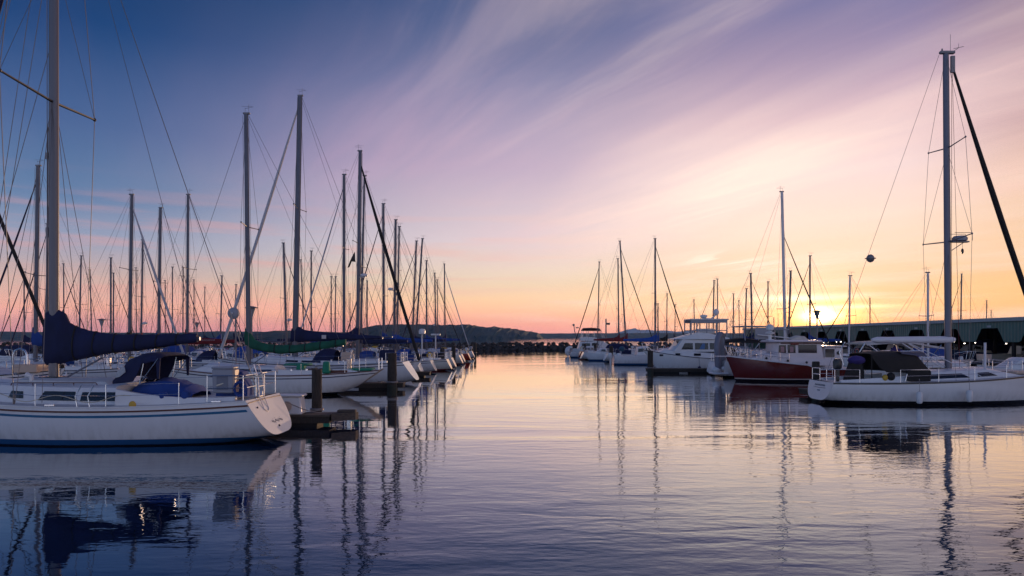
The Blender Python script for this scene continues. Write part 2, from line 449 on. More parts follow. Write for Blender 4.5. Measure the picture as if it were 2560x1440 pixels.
        fs_.tube([bowp, ft], wr*1.2, 4); fs_.build('forestay', M_wire, root)
    # boom
    bl = boomlen or L*.38
    bm = MB(); bm.tube([(-.1, 0, boomz), (-bl, 0, boomz+.08)], .07, 8); bm.tube([(-bl*.3, 0, boomz), (-.12, 0, hl.sh(0)+.45)], .025, 5)
    bm.tube([(-bl*.98, 0, boomz+.1), (top[0]-.05, 0, M-.1)], wr*.8, 4)
    bm.build('boom', M_alu, root)
    if covermat is not None:
        cv = MB()
        cover(cv, .17, -bl*1.01, lerp_tab([(0, boomz+1.15), (.05, boomz+1.05), (.1, boomz+.66), (.2, boomz+.44), (.5, boomz+.36), (1, boomz+.26)]),
              lerp_tab([(0, boomz-.15), (.5, boomz-.12), (1, boomz)]), lerp_tab([(0, .13), (.06, .16), (.15, .19), (1, .11)]), n=14 if lod else 9, m=10 if lod else 7)
        cv.build('sail_cover', covermat, root)
    if dist < 80:
        hy = MB(); hy.tube([(.16, .09, hl.sh(0)+.6), (top[0]+.14, .09, M-.1)], .012, 4); hy.tube([(-.18, -.1, hl.sh(0)+.6), (top[0]-.13, -.06, M-.1)], .010, 4); hy.build('halyard', M_rope if hy.v[0][0] > 9 else M_wire, root)
    if lod or dist < 100:
        pushpit(hl, r=.016).build('pushpit', M_chrome, root)
        pulpit(hl, r=.016).build('pulpit', M_chrome, root)
        rail(MB(), hl, xs+1.3, hl.xb-1.5, n=4, r=.013, wr=.007).build('lifeline', M_chrome, root)
    if radar:
        z = 3.1+radar; c = mp(z); rb = MB(); rb.box(c[0]+.05, c[0]+.55, -.1, .1, z-.06, z-.02); rb.lathe(c[0]+.42, 0, [(.08, z-.02), (.27, z+.0), (.29, z+.1), (.22, z+.2), (.05, z+.24)], 12)
        rb.build('radar_dome', M_plastic, root)
    # deck gear
    if lod:
        g = MB(); r = random.Random(int(dist*10))
        g.box(.6, 1.1, -.25, .25, z0(.8)+ch-.02, z0(.8)+ch+.06, bev=.02); g.box(-.9, -.4, -.3, .3, z0(-.6)+ch, z0(-.6)+ch+.08, bev=.02)
        g.build('hatch', M_glass, root)
        wn = MB()
        for sd in (1, -1):
            for x in (ca-.7, ca-1.5):
                y = sd*min(hl.bw(x)*.62, B*.6); z = hl.sh(x)+.24
                wn.lathe(x, y, [(.07, z-.05), (.08, z), (.06, z+.06), (.08, z+.12), (.03, z+.14)], 8)
        wn.build('winch', M_chrome, root)
        wh = MB(); x = xs+1.3; z = hl.sh(x)
        wh.box(x-.12, x+.12, -.12, .12, z-.05, z+.75, bev=.03)
        for k in range(14):
            a, b2 = 2*pi*k/14, 2*pi*(k+1)/14
            wh.tube([(x-.18, .42*cos(a), z+.75+.42*sin(a)), (x-.18, .42*cos(b2), z+.75+.42*sin(b2))], .016, 5)
        wh.build('steering_wheel', M_chrome, root)
    if dist < 125: GEAR.append((root, hl, dist))
    return root, hl

def WX(px, d): return (px-1280)*d/F
def WZ(py, d): return H-(py-HY)*d/F

# ------------------------------------------------------------------ camera
cam_d = bpy.data.cameras.new('camera'); cam = bpy.data.objects.new('camera', cam_d); col.objects.link(cam)
cam.location = (0, 0, H); cam.rotation_euler = (pi/2, 0, 0)
cam_d.sensor_width = 36; cam_d.lens = 36*F/2560; cam_d.shift_y = (HY-720)/2560
cam_d.clip_start = .1; cam_d.clip_end = 60000
scene.camera = cam
scene.view_settings.view_transform = 'Standard'; scene.view_settings.look = 'None'
scene.view_settings.exposure = 0; scene.view_settings.gamma = 1

# ------------------------------------------------------------------ sky
SUN_AZ = radians(24.2); SUN_EL = radians(2.2)
world = bpy.data.worlds.new('World'); scene.world = world; world.use_nodes = True
nt = world.node_tree; nt.nodes.clear()
def mth(op, a, b=None, c=None, clamp=False):
    n = node(nt, 'ShaderNodeMath', operation=op); n.use_clamp = clamp
    for i, v in enumerate((a, b, c)):
        if v is None: continue
        if isinstance(v, (int, float)): n.inputs[i].default_value = v
        else: nt.links.new(v, n.inputs[i])
    return n.outputs[0]
def mrange(v, a, b, c=0, d=1, smooth=True):
    n = node(nt, 'ShaderNodeMapRange'); n.interpolation_type = 'SMOOTHSTEP' if smooth else 'LINEAR'
    nt.links.new(v, n.inputs[0])
    for i, k in enumerate((a, b, c, d)): n.inputs[i+1].default_value = k
    return n.outputs[0]
def cramp(v, stops):
    n = node(nt, 'ShaderNodeValToRGB'); nt.links.new(v, n.inputs[0]); e = n.color_ramp.elements
    while len(e) < len(stops): e.new(.5)
    for el, (p, c) in zip(e, stops): el.position = p; el.color = rgb(*c)
    return n.outputs[0]
def cmix(f, a, b, mode='MIX'):
    n = node(nt, 'ShaderNodeMix', data_type='RGBA'); n.blend_type = mode
    for i, v in ((0, f), (6, a), (7, b)):
        if isinstance(v, (int, float, tuple)): n.inputs[i].default_value = v
        else: nt.links.new(v, n.inputs[i])
    return n.outputs[2]
tc = node(nt, 'ShaderNodeTexCoord'); sp = node(nt, 'ShaderNodeSeparateXYZ'); nt.links.new(tc.outputs['Generated'], sp.inputs[0])
X, Y, Z = sp.outputs
az = mth('ARCTAN2', X, Y); el = mth('ARCSINE', mth('MINIMUM', mth('MAXIMUM', Z, -1.0), 1.0))
ef = mth('DIVIDE', el, radians(30), clamp=True)
rL = cramp(ef, [(.0, (190, 122, 132)), (.03, (214, 138, 132)), (.07, (234, 164, 140)), (.14, (214, 180, 170)), (.23, (156, 163, 188)), (.33, (98, 128, 168)), (.5, (66, 98, 148)), (.72, (4, 64, 122)), (1, (2, 42, 92))])
rC = cramp(ef, [(.0, (222, 134, 130)), (.03, (240, 150, 128)), (.06, (252, 176, 136)), (.11, (252, 206, 160)), (.17, (248, 222, 192)), (.27, (234, 214, 216)), (.47, (194, 172, 196)), (.68, (126, 130, 170)), (.86, (64, 92, 142)), (1, (36, 74, 128))])
rR = cramp(ef, [(.0, (240, 150, 92)), (.05, (252, 172, 96)), (.10, (254, 190, 122)), (.17, (254, 208, 158)), (.27, (253, 222, 196)), (.42, (244, 216, 216)), (.55, (208, 174, 190)), (.65, (172, 150, 180)), (.8, (118, 118, 166)), (1, (92, 100, 150))])
rRR = cramp(ef, [(0, (238, 150, 80)), (.05, (245, 172, 92)), (.13, (250, 198, 135)), (.24, (250, 206, 160)), (.36, (244, 202, 178)), (.48, (204, 166, 166)), (.6, (186, 156, 168)), (.72, (150, 128, 154)), (1, (104, 100, 142))])
rB = cramp(ef, [(.0, (178, 178, 196)), (.2, (172, 188, 214)), (.6, (138, 166, 212)), (1, (84, 124, 184))])
c1 = cmix(mrange(az, radians(-34), radians(2)), rL, rC)
c2 = cmix(mrange(az, radians(29), radians(38)), cmix(mrange(az, radians(2), radians(21)), c1, rR), rRR)
absz = mth('ABSOLUTE', az)
c3 = cmix(mth('MAXIMUM', mrange(az, radians(75), radians(165)), mrange(az, radians(-95), radians(-45), 1, 0)), c2, rB)
# zenith darkening above 30 degrees
c4 = cmix(mrange(el, radians(24), radians(44)), c3, rgb(18, 58, 118))
# cirrus streaks, fanning out of the west-south-west horizon
zz = mth('ADD', mth('MAXIMUM', Z, 0.0), .07)
qx = mth('DIVIDE', X, zz); qy = mth('DIVIDE', Y, zz)
ca_ = radians(-30)
qa = mth('ADD', mth('MULTIPLY', qx, sin(ca_)), mth('MULTIPLY', qy, cos(ca_)))
qt = mth('ADD', mth('MULTIPLY', qx, cos(ca_)), mth('MULTIPLY', qy, -sin(ca_)))
wn_ = node(nt, 'ShaderNodeTexNoise'); wn_.inputs['Scale'].default_value = .55; wn_.inputs['Detail'].default_value = 2
wc_ = node(nt, 'ShaderNodeCombineXYZ'); nt.links.new(qx, wc_.inputs[0]); nt.links.new(qy, wc_.inputs[1]); nt.links.new(wc_.outputs[0], wn_.inputs['Vector'])
qt = mth('ADD', qt, mth('MULTIPLY', mth('SUBTRACT', wn_.outputs[0], .5), .45))
def cloudnoise(sa, st, sc, detail=6, dist=.6, off=0.0):
    cmb = node(nt, 'ShaderNodeCombineXYZ'); nt.links.new(mth('MULTIPLY', qa, sa), cmb.inputs[0]); nt.links.new(mth('MULTIPLY', qt, st), cmb.inputs[1]); cmb.inputs[2].default_value = off
    n = node(nt, 'ShaderNodeTexNoise'); n.inputs['Scale'].default_value = sc; n.inputs['Detail'].default_value = detail; n.inputs['Distortion'].default_value = dist
    n.inputs['Roughness'].default_value = .55
    nt.links.new(cmb.outputs[0], n.inputs['Vector']); return n.outputs[0]
broad = mrange(cloudnoise(.28, .9, 1.0, 3, .4, 3.1), .38, .66)
fine = mrange(cloudnoise(.55, 3.4, 1.0, 7, 1.3, 1.7), .34, .74)
wisp = mrange(cloudnoise(1.3, 9, 1.0, 6, 1.0, 5.3), .36, .78)
cl = mth('ADD', mth('MULTIPLY', broad, .5), mth('ADD', mth('MULTIPLY', mth('MULTIPLY', fine, mth('ADD', mth('MULTIPLY', broad, .6), .4)), .5), mth('MULTIPLY', mth('MULTIPLY', mth('SUBTRACT', wisp, .4), broad), .34)))
mask = mth('MULTIPLY', mrange(az, radians(-30), radians(10), .1, 1), mrange(el, radians(3), radians(9), 0, 1))
mask = mth('MULTIPLY', mask, mrange(el, radians(13), radians(24), 1, .3))
mask = mth('MULTIPLY', mask, mrange(absz, radians(60), radians(110), 1, .15))
cm = mth('MULTIPLY', cl, mask)
wispf = mth('MULTIPLY', mth('MULTIPLY', mrange(cloudnoise(.5, 2.6, 1.0, 9, .45, 9.3), .42, .7), mrange(broad, .0, .7, .25, 1)), mth('MULTIPLY', mrange(az, radians(-26), radians(4), .12, 1), mrange(el, radians(4), radians(10), 0, 1)))
cloudc = cmix(mrange(az, radians(-20), radians(18)), rgb(196, 158, 190), rgb(252, 208, 204))
# sun direction
sd = (sin(SUN_AZ)*cos(SUN_EL), cos(SUN_AZ)*cos(SUN_EL), sin(SUN_EL))
dt = node(nt, 'ShaderNodeVectorMath', operation='DOT_PRODUCT'); nt.links.new(tc.outputs['Generated'], dt.inputs[0]); dt.inputs[1].default_value = sd
dot = mth('MAXIMUM', dt.outputs['Value'], 0.0)
near = mth('POWER', dot, 22.0)
c5 = cmix(mth('MULTIPLY', cm, .62), c4, cloudc)
# thinner gaps between streaks read bluer
c5 = cmix(mth('MULTIPLY', mth('SUBTRACT', 1.0, cl, clamp=True), mth('MULTIPLY', mask, .07)), c5, rgb(110, 112, 160))
c5 = cmix(mth('MULTIPLY', wispf, .3), c5, cmix(mrange(az, radians(-20), radians(18)), rgb(206, 176, 204), rgb(255, 228, 218)))
# low strata bands near the horizon
cmb = node(nt, 'ShaderNodeCombineXYZ'); nt.links.new(mth('MULTIPLY', az, 2.2), cmb.inputs[0]); nt.links.new(mth('MULTIPLY', el, 34.0), cmb.inputs[1])
n2 = node(nt, 'ShaderNodeTexNoise'); n2.inputs['Scale'].default_value = 1.6; n2.inputs['Detail'].default_value = 5; nt.links.new(cmb.outputs[0], n2.inputs['Vector'])
strat = mrange(n2.outputs[0], .45, .68)
sm = mth('MULTIPLY', strat, mth('MULTIPLY', mrange(el, radians(.3), radians(2), .2, 1), mrange(el, radians(6), radians(13), 1, 0)))
c6 = cmix(mth('MULTIPLY', sm, .42), c5, cmix(mrange(az, radians(-20), radians(20)), rgb(240, 165, 152), rgb(255, 226, 205)))
# a wing-shaped bright cloud high left of the sun
glowc = node(nt, 'ShaderNodeVectorMath', operation='DOT_PRODUCT'); nt.links.new(tc.outputs['Generated'], glowc.inputs[0])
ga, ge = radians(19), radians(13); glowc.inputs[1].default_value = (sin(ga)*cos(ge), cos(ga)*cos(ge), sin(ge))
gl = mth('MULTIPLY', mth('POWER', mth('MAXIMUM', glowc.outputs['Value'], 0.0), 42.0), mrange(el, radians(13), radians(22), 1, .1))
c7 = cmix(mth('MULTIPLY', gl, mth('ADD', mth('MULTIPLY', cl, .55), .34)), c6, (1.14, .9, .77, 1))
def addglow(c, power, strength, colr, stretch=False):
    g = mth('MULTIPLY', mth('POWER', dot, power), strength)
    v = node(nt, 'ShaderNodeVectorMath', operation='SCALE'); v.inputs[0].default_value = colr; nt.links.new(g, v.inputs['Scale'])
    a = node(nt, 'ShaderNodeVectorMath', operation='ADD'); nt.links.new(c, a.inputs[0]); nt.links.new(v.outputs[0], a.inputs[1]); return a.outputs[0]
# sunlit strata beside the sun
def blob(a0, e0, sa, se):
    da = mth('DIVIDE', mth('SUBTRACT', az, radians(a0)), radians(sa)); de = mth('DIVIDE', mth('SUBTRACT', el, radians(e0)), radians(se))
    return mth('EXPONENT', mth('MULTIPLY', mth('ADD', mth('MULTIPLY', da, da), mth('MULTIPLY', de, de)), -1.0))
wob = mth('ADD', mth('MULTIPLY', n2.outputs[0], 1.3), .25)
c7 = cmix(mth('MULTIPLY', mth('MULTIPLY', blob(22.6, 3.05, 3.1, .26), wob), .95, clamp=True), c7, (1.5, 1.25, .85, 1))
c7 = cmix(mth('MULTIPLY', mth('MULTIPLY', blob(26.0, 2.35, 3.4, .16), wob), .8, clamp=True), c7, (1.4, 1.15, .7, 1))
c7 = cmix(mth('MULTIPLY', mth('MULTIPLY', blob(17.2, 6.2, 2.6, .5), mrange(fine, .2, .8)), .75, clamp=True), c7, (1.25, 1.08, .9, 1))
c8 = addglow(c7, 40, .06, (1, .5, .25)); c8 = addglow(c8, 600, .2, (1, .52, .12))
def addblob(c, b, colr):
    v = node(nt, 'ShaderNodeVectorMath', operation='SCALE'); v.inputs[0].default_value = colr; nt.links.new(b, v.inputs['Scale'])
    a = node(nt, 'ShaderNodeVectorMath', operation='ADD'); nt.links.new(c, a.inputs[0]); nt.links.new(v.outputs[0], a.inputs[1]); return a.outputs[0]
c8 = addblob(c8, blob(24.3, 1.5, 3.2, 1.0), (1.5, .42, -.12)); c8 = addblob(c8, blob(24.3, 1.72, 1.35, .45), (3.4, 2.6, 1.3)); c8 = addblob(c8, blob(24.2, 1.7, .6, .42), (7, 6, 3))
gsc = node(nt, 'ShaderNodeVectorMath', operation='SCALE'); nt.links.new(c8, gsc.inputs[0]); nt.links.new(mth('MULTIPLY', mrange(az, radians(-28), radians(14), 1.0, 1.04), mth('MULTIPLY', mth('MULTIPLY', mrange(absz, radians(55), radians(120), 1, 1.35), mrange(el, radians(24), radians(16), .9, 1)), mrange(el, radians(.8), radians(5), 1.42, 1))), gsc.inputs['Scale']); c8 = gsc.outputs[0]
sky = node(nt, 'ShaderNodeTexSky'); sky.sky_type = 'NISHITA'; sky.sun_disc = False; sky.sun_elevation = SUN_EL; sky.sun_rotation = SUN_AZ
sks = node(nt, 'ShaderNodeVectorMath', operation='SCALE'); nt.links.new(sky.outputs[0], sks.inputs[0]); sks.inputs['Scale'].default_value = .006
tot = node(nt, 'ShaderNodeVectorMath', operation='ADD'); nt.links.new(c8, tot.inputs[0]); nt.links.new(sks.outputs[0], tot.inputs[1])
bg = node(nt, 'ShaderNodeBackground'); bg.inputs['Strength'].default_value = 1.0; nt.links.new(tot.outputs[0], bg.inputs[0])
out = node(nt, 'ShaderNodeOutputWorld'); nt.links.new(bg.outputs[0], out.inputs[0])
world.cycles.sampling_method = 'MANUAL'; world.cycles.sample_map_resolution = 1024

ld = bpy.data.lights.new('sun', 'SUN'); ld.energy = 2.8; ld.angle = radians(.55); ld.color = (1, .62, .36)
lo = bpy.data.objects.new('sun', ld); col.objects.link(lo)
from mathutils import Vector
lo.rotation_euler = Vector(sd).to_track_quat('Z', 'Y').to_euler(); lo.location = (60, 140, 30)

# ------------------------------------------------------------------ water
def water_material():
    m = bpy.data.materials.new('harbour_water'); m.use_nodes = True; t = m.node_tree; b = t.nodes['Principled BSDF']
    b.inputs['Base Color'].default_value = (.0002, .010, .034, 1); b.inputs['Roughness'].default_value = .5; b.inputs['Specular IOR Level'].default_value = 0
    g = node(t, 'ShaderNodeNewGeometry')
    def nz(sx, sy, sc, det, dis=0.0):
        mp = node(t, 'ShaderNodeMapping'); mp.inputs['Scale'].default_value = (sx, sy, 1); t.links.new(g.outputs['Position'], mp.inputs[0])
        n = node(t, 'ShaderNodeTexNoise'); n.inputs['Scale'].default_value = sc; n.inputs['Detail'].default_value = det; n.inputs['Distortion'].default_value = dis
        t.links.new(mp.outputs[0], n.inputs['Vector']); return n.outputs[0]
    def mm(op, a, bb):
        n = node(t, 'ShaderNodeMath', operation=op)
        for i, v in enumerate((a, bb)):
            if isinstance(v, (int, float)): n.inputs[i].default_value = v
            else: t.links.new(v, n.inputs[i])
        return n.outputs[0]
    a = mm('MULTIPLY', nz(.5, 1.3, 1.5, 2, .3), .0125)          # half-metre wavelets, crests across the fairway
    c = mm('MULTIPLY', nz(1, 2.0, 4.2, 2), .0028)
    e = mm('MULTIPLY', nz(.12, .3, 1, 1), .022)
    patch = node(t, 'ShaderNodeMapRange'); t.links.new(nz(.045, .11, 1, 3, .8), patch.inputs[0])
    for i, k in enumerate((.4, .6, .28, 1.35)): patch.inputs[i+1].default_value = k
    sx = node(t, 'ShaderNodeSeparateXYZ'); t.links.new(g.outputs['Position'], sx.inputs[0])
    cal = node(t, 'ShaderNodeMapRange'); t.links.new(sx.outputs[0], cal.inputs[0])       # more sheltered between the boats on the left
    for i, k in enumerate((-7, 5, .35, 1.25)): cal.inputs[i+1].default_value = k
    br = node(t, 'ShaderNodeMapRange'); t.links.new(sx.outputs[1], br.inputs[0])      # a breath of wind on the near end of the fairway
    for i, k in enumerate((8, 42, 1.35, .65)): br.inputs[i+1].default_value = k
    hh = mm('MULTIPLY', mm('MULTIPLY', mm('ADD', mm('ADD', a, c), e), br.outputs[0]), mm('MULTIPLY', patch.outputs[0], cal.outputs[0]))
    bp = node(t, 'ShaderNodeBump'); bp.inputs['Strength'].default_value = 1; bp.inputs['Distance'].default_value = 1; t.links.new(hh, bp.inputs['Height'])
    fr = node(t, 'ShaderNodeFresnel'); fr.inputs['IOR'].default_value = 1.42; t.links.new(bp.outputs[0], fr.inputs['Normal'])
    gl_ = node(t, 'ShaderNodeBsdfGlossy'); gl_.inputs['Roughness'].default_value = .012; gc_ = node(t, 'ShaderNodeMix', data_type='RGBA'); gf_ = node(t, 'ShaderNodeMapRange'); t.links.new(fr.outputs[0], gf_.inputs[0])
    for i, k in enumerate((.08, .42, 0, 1)): gf_.inputs[i+1].default_value = k
    gc_.inputs[6].default_value = (.5, .76, 1, 1); gc_.inputs[7].default_value = (1, .99, .98, 1); t.links.new(gf_.outputs[0], gc_.inputs[0]); t.links.new(gc_.outputs[2], gl_.inputs['Color']); t.links.new(bp.outputs[0], gl_.inputs['Normal'])
    fac = mm('MINIMUM', mm('MULTIPLY', mm('POWER', fr.outputs[0], 1.08), 1.7), 1.0)
    ms = node(t, 'ShaderNodeMixShader'); t.links.new(fac, ms.inputs[0]); t.links.new(b.outputs[0], ms.inputs[1]); t.links.new(gl_.outputs[0], ms.inputs[2])
    t.links.new(ms.outputs[0], t.nodes['Material Output'].inputs['Surface'])
    return m
M_water = water_material()
wm = MB(); wm.add([(-15000, -60, 0), (15000, -60, 0), (15000, 14500, 0), (-15000, 14500, 0)], [(0, 1, 2, 3)])
tag(wm.build('water', M_water, smooth=False), 'calm dark blue harbour water reflecting the sunset', kind='structure')

# ------------------------------------------------------------------ hills and mountains
def ridge(name, prof, d, depth, m, jag=1.5, step=14, kind='structure', treey=True):
    rnd = random.Random(int(d)); f = lerp_tab([(px, WZ(py, d)) for px, py in prof])
    x0, x1 = prof[0][0], prof[-1][0]; n = int((x1-x0)*d/F/step); rings = []
    for i in range(n+1):
        px = x0+(x1-x0)*i/n; X_ = WX(px, d); zt = max(1, f(px)); r = []
        for k, (dy, hf) in enumerate(((-.5, 0), (-.42, .22), (-.3, .5), (-.15, .8), (0, 1), (.25, .85), (.6, 0))):
            z = zt*hf+(rnd.uniform(-jag, jag) if 0 < hf else 0)
            if hf == 0: z = -2
            r.append((X_+rnd.uniform(-.3, .3)*step, d+dy*depth+rnd.uniform(-.04, .04)*depth, z))
        rings.append(r)
    mb = MB(); mb.loft(rings, closed=False, caps=False)
    return tag(mb.build(name, m, smooth=not treey), None, kind=kind)
ridge('hills', [(640, 833), (700, 826), (800, 829), (900, 834), (930, 813), (1000, 810.5), (1120, 812), (1170, 811), (1190, 814), (1215, 818), (1235, 816), (1262, 820), (1290, 822), (1310, 826), (1335, 830), (1345, 833), (1352, 846)], 2600, 900, M_forest, jag=1.6, step=9)
ridge('hills', [(-600, 824), (0, 829), (200, 831), (420, 832), (560, 828), (700, 829), (840, 830), (980, 833)], 4200, 1200, M_forest, jag=1.5, step=25)
ridge('hills', [(1300, 833.5), (1500, 833), (1620, 832.5), (1800, 833), (2100, 832), (2500, 830), (3100, 828)], 6000, 1500, M_forest, jag=1.5, step=40)
ridge('mountains', [(1470, 836), (1545, 832), (1562, 826), (1573, 823.5), (1583, 820), (1593, 822.5), (1602, 825.5), (1622, 824), (1640, 827), (1665, 826), (1690, 829), (1720, 827), (1760, 831), (1820, 834)], 12500, 1500, M_snow, jag=5, step=45, treey=False)

# ------------------------------------------------------------------ breakwater
rb = MB(); rnd = random.Random(3)
def rock(mb, x, y, z, r):
    n = 7; rings = []
    for i in range(5):
        a = -pi/2+pi*i/4; e = max(cos(a), .15)
        rings.append([(x+r*e*cos(2*pi*j/n+i)*rnd.uniform(.75, 1.2), y+r*e*sin(2*pi*j/n+i)*rnd.uniform(.75, 1.2), z+r*.75*sin(a)*rnd.uniform(.8, 1.1)) for j in range(n)])
    mb.loft(rings)
core = [(-170, -3), (170, -3)]
rb.loft([[(x, 167, -1), (x, 171, 1.2), (x, 175, 1.2), (x, 180, -1)] for x in (-170, -60, 0, 60, 170)])
x = -170.0
while x < 170:
    near_ = -25 < x < 30
    for row in range(5):
        rock(rb, x+rnd.uniform(-.6, .6), 167.2+row*1.3+rnd.uniform(-.4, .4), .12+row*.39+rnd.uniform(-.12, .1), rnd.uniform(.3, .68))
    x += rnd.uniform(.5, .9) if near_ else rnd.uniform(1.0, 1.8)
tag(rb.build('breakwater', M_rock, smooth=False), 'low breakwater of dark piled rocks across the harbour mouth', 'breakwater')

# ------------------------------------------------------------------ docks, fingers and pilings
def dock(x0, x1, y0, y1, label, group, z=.42):
    root = empty('floating_dock', ((x0+x1)/2, (y0+y1)/2, 0), 0, label, 'dock', group)
    cx, cy = (x0+x1)/2, (y0+y1)/2
    m = MB(); m.box(x0-cx, x1-cx, y0-cy, y1-cy, z-.07, z, bev=.01)
    m.build('dock_deck', M_wood, root)
    f = MB(); f.box(x0-cx+.04, x1-cx-.04, y0-cy+.04, y1-cy-.04, z-.3, z-.07); f.build('dock_beam', M_pile, root)
    fl = MB()
    lx, ly = x1-x0, y1-y0; n = max(2, int(max(lx, ly)/3))
    for i in range(n):
        if lx > ly: a = x0-cx+lx*(i+.15)/n; b = x0-cx+lx*(i+.85)/n; fl.box(a, b, y0-cy+.1, y1-cy-.1, -.3, z-.3)
        else: a = y0-cy+ly*(i+.15)/n; b = y0-cy+ly*(i+.85)/n; fl.box(x0-cx+.1, x1-cx-.1, a, b, -.3, z-.3)
    fl.build('float', M_black, root)
    if lx > ly and cy < 90:
        for i in range(4):
            x = lx*(-.45+.28*i); sd = -1 if i % 2 else 1
            c = MB(); c.box(x-.16, x+.16, sd*.4-.03, sd*.4+.03, z+.06, z+.1, bev=.01); c.box(x-.05, x+.05, sd*.4-.03, sd*.4+.03, z, z+.07); c.build('dock_cleat', M_maststeel, root)
        x = -lx*.2 if cx < 0 else lx*.2
        c = MB(); c.box(x-.13, x+.13, -.13, .13, z, z+.95, bev=.03); c.build('power_post', M_plastic, root)
        c = MB(); c.tube([(x+.3+.0*k+(.28+.02*k)*cos(k*.7), (.2)*sin(k*.7), z+.03+.004*k) for k in range(26)], .02, 5); c.build('coiled_hose', M_blue, root)
    return root
def piling(x, y, top, r, label, group='wooden pilings holding the docks'):
    root = empty('piling', (x, y, 0), 0, label, 'piling', group)
    rr = random.Random(int(x*31+y*7)); m = MB(); rings = []
    for i in range(9):
        z = -1+(top+1)*i/8; k = r*(1.06-.08*i/8)*rr.uniform(.96, 1.04)
        rings.append([(k*cos(2*pi*j/12)*rr.uniform(.96, 1.03), k*sin(2*pi*j/12)*rr.uniform(.96, 1.03), z+(rr.uniform(-.03, .03) if i == 8 else 0)) for j in range(12)])
    m.loft(rings); m.build('post', M_pile, root)
    c = MB(); c.lathe(0, 0, [(r*1.08, -.5), (r*1.11, .1), (r*1.10, .28), (r*1.02, .34)], 12); c.build('algae_band', M_algae, root)
    c = MB(); c.lathe(0, 0, [(r+.03, .45), (r+.07, .47), (r+.07, .53), (r+.03, .55)], 12); c.build('piling_ring', M_maststeel, root)
    return root
GD = 'wooden finger docks between the slips'
dock(-21.3, -19.3, 12, 135, 'long main dock behind the left row of boats', 'main docks')
dock(28.5, 30.5, 22, 150, 'long main dock behind the right row of boats', 'main docks')
LF = [(24.3, 'wooden finger dock beside the nearest white sailboat'), (41.3, 'wooden finger dock between the green covered and navy covered sailboats'),
      (54.6, 'finger dock behind the navy covered sailboat'), (67, 'finger dock in the middle of the left row'), (76.3, 'fourth finger dock back in the left row'),
      (87, 'finger dock far back in the left row'), (107, 'farthest finger dock of the left row')]
for i, (y, lb) in enumerate(LF):
    dock(-19.2, -6.5+(.15 if i == 0 else 0), y-.5, y+.5, lb, GD)
e = empty('dock_end_bumper', (-6.3, 24.3, 0), 0, 'splintered wooden corner at the end of the nearest left finger dock', 'dock bumper')
m = MB(); m.poly([(0, -.5), (.75, -.1), (.8, .15), (0, .5)], 2, .2, .46); m.build('corner_block', M_wood, e)
m = MB(); m.box(.1, .75, -.12, .12, .46, .55, bev=.02); m.build('cleat_board', M_wood, e)
PL = [(-7.12, 24.9, 1.97, .185, 'tall weathered piling beside the transom of the nearest white sailboat'),
      (-7.1, 40.4, 2.2, .27, 'dark piling between the double-ended green trimmed sailboat and the boat behind'),
      (-6.9, 67.6, 2.1, .24, 'third piling back along the left row'), (-6.6, 77, 2.2, .24, 'fourth piling back, beside the small red hull'),
      (-6.7, 88, 2.1, .24, 'fifth piling back along the left row'), (-6.6, 100, 2.1, .23, 'sixth piling back along the left row'), (-6.4, 108, 2.1, .23, 'piling near the far end of the left row'),
      (-6.5, 120, 2.2, .23, 'last piling of the left row by the breakwater')]
for a in PL: piling(*a)
RF = [(36.2, 'wooden finger dock behind the nearest white sailboat on the right', 15.4), (60.4, 'finger dock in front of the white flybridge cruiser', 11.9), (84.5, 'finger dock beyond the small white outboard boat', 12.3), (100, 'farthest finger dock of the right row', 11.5)]
for y, lb, x0 in RF: dock(x0, 28.4, y-.55, y+.55, lb, GD)
PR = [(15.85, 35.6, 1.85, .2, 'square-topped dark piling between the red cabin cruiser and the white sailboat'), (12.1, 59.7, 2.0, .24, 'piling at the bow of the white flybridge cruiser'),
      (12.2, 84, 2.1, .24, 'piling beside the small white outboard boat'), (12.3, 100.8, 2.2, .24, 'piling near the far end of the right row'), (11.3, 106, 2.2, .23, 'last piling of the right row'), ]
for a in PR[:5]: piling(*a)
def mooring_line(pts, label, m=M_rope, r=.016):
    P = []
    for (a, b) in zip(pts, pts[1:]):
        for k in range(8):
            q = k/8; sag = .12*sin(pi*q)*sqrt(sum((a[i]-b[i])**2 for i in range(3)))*.5
            P.append((a[0]+(b[0]-a[0])*q, a[1]+(b[1]-a[1])*q, a[2]+(b[2]-a[2])*q-sag))
    P.append(pts[-1]); mb = MB(); mb.tube(P, r, 5)
    return tag(mb.build('mooring_line', m), label, 'rope')
mooring_line([(-7.3, 22.0, 1.05), (-6.2, 24.2, .47)], 'dark mooring line from the nearest white transom to its dock', M_maststeel)
# white plastic dock step box
db = empty('dock_box', (-7.75, 24.1, .42), 0, 'white plastic dock box standing beside the nearest piling', 'dock box')
m = MB(); m.box(-.52, .4, -.3, .3, 0, .62, taper=.05, bev=.04); m.build('box_body', M_plastic, db)
m = MB(); m.box(-.55, .43, -.33, .33, .62, .7, bev=.03); m.build('box_lid', M_plastic, db)
m = MB(); m.poly([(-.08+.15*cos(a), .3+.17*sin(a)) for a in [2*pi*k/14 for k in range(14)]], 1, -.315, -.28); m.build('round_panel', M_beige, db)
def dock_lamp(x, y, top, label):
    root = empty('dock_lamp', (x, y, .4), 0, label, 'lamp post', 'lamp posts on the main docks')
    h = top-.4
    m = MB(); m.tube([(0, 0, 0), (0, 0, h-.7)], .07, 8); m.build('post', M_maststeel, root)
    m = MB(); m.lathe(0, 0, [(.07, h-.9), (.16, h-.55), (.28, h-.2), (.26, h-.15)], 12); m.build('lamp_body', M_grey, root)
    m = MB(); m.lathe(0, 0, [(.5, h-.13), (.52, h-.1), (.2, h-.0), (.03, h+.03)], 14); m.build('lamp_shade', M_maststeel, root)
dock_lamp(-20.3, 53.2, WZ(766, 53.2), 'cone shaded lamp post just right of the green covered mast')
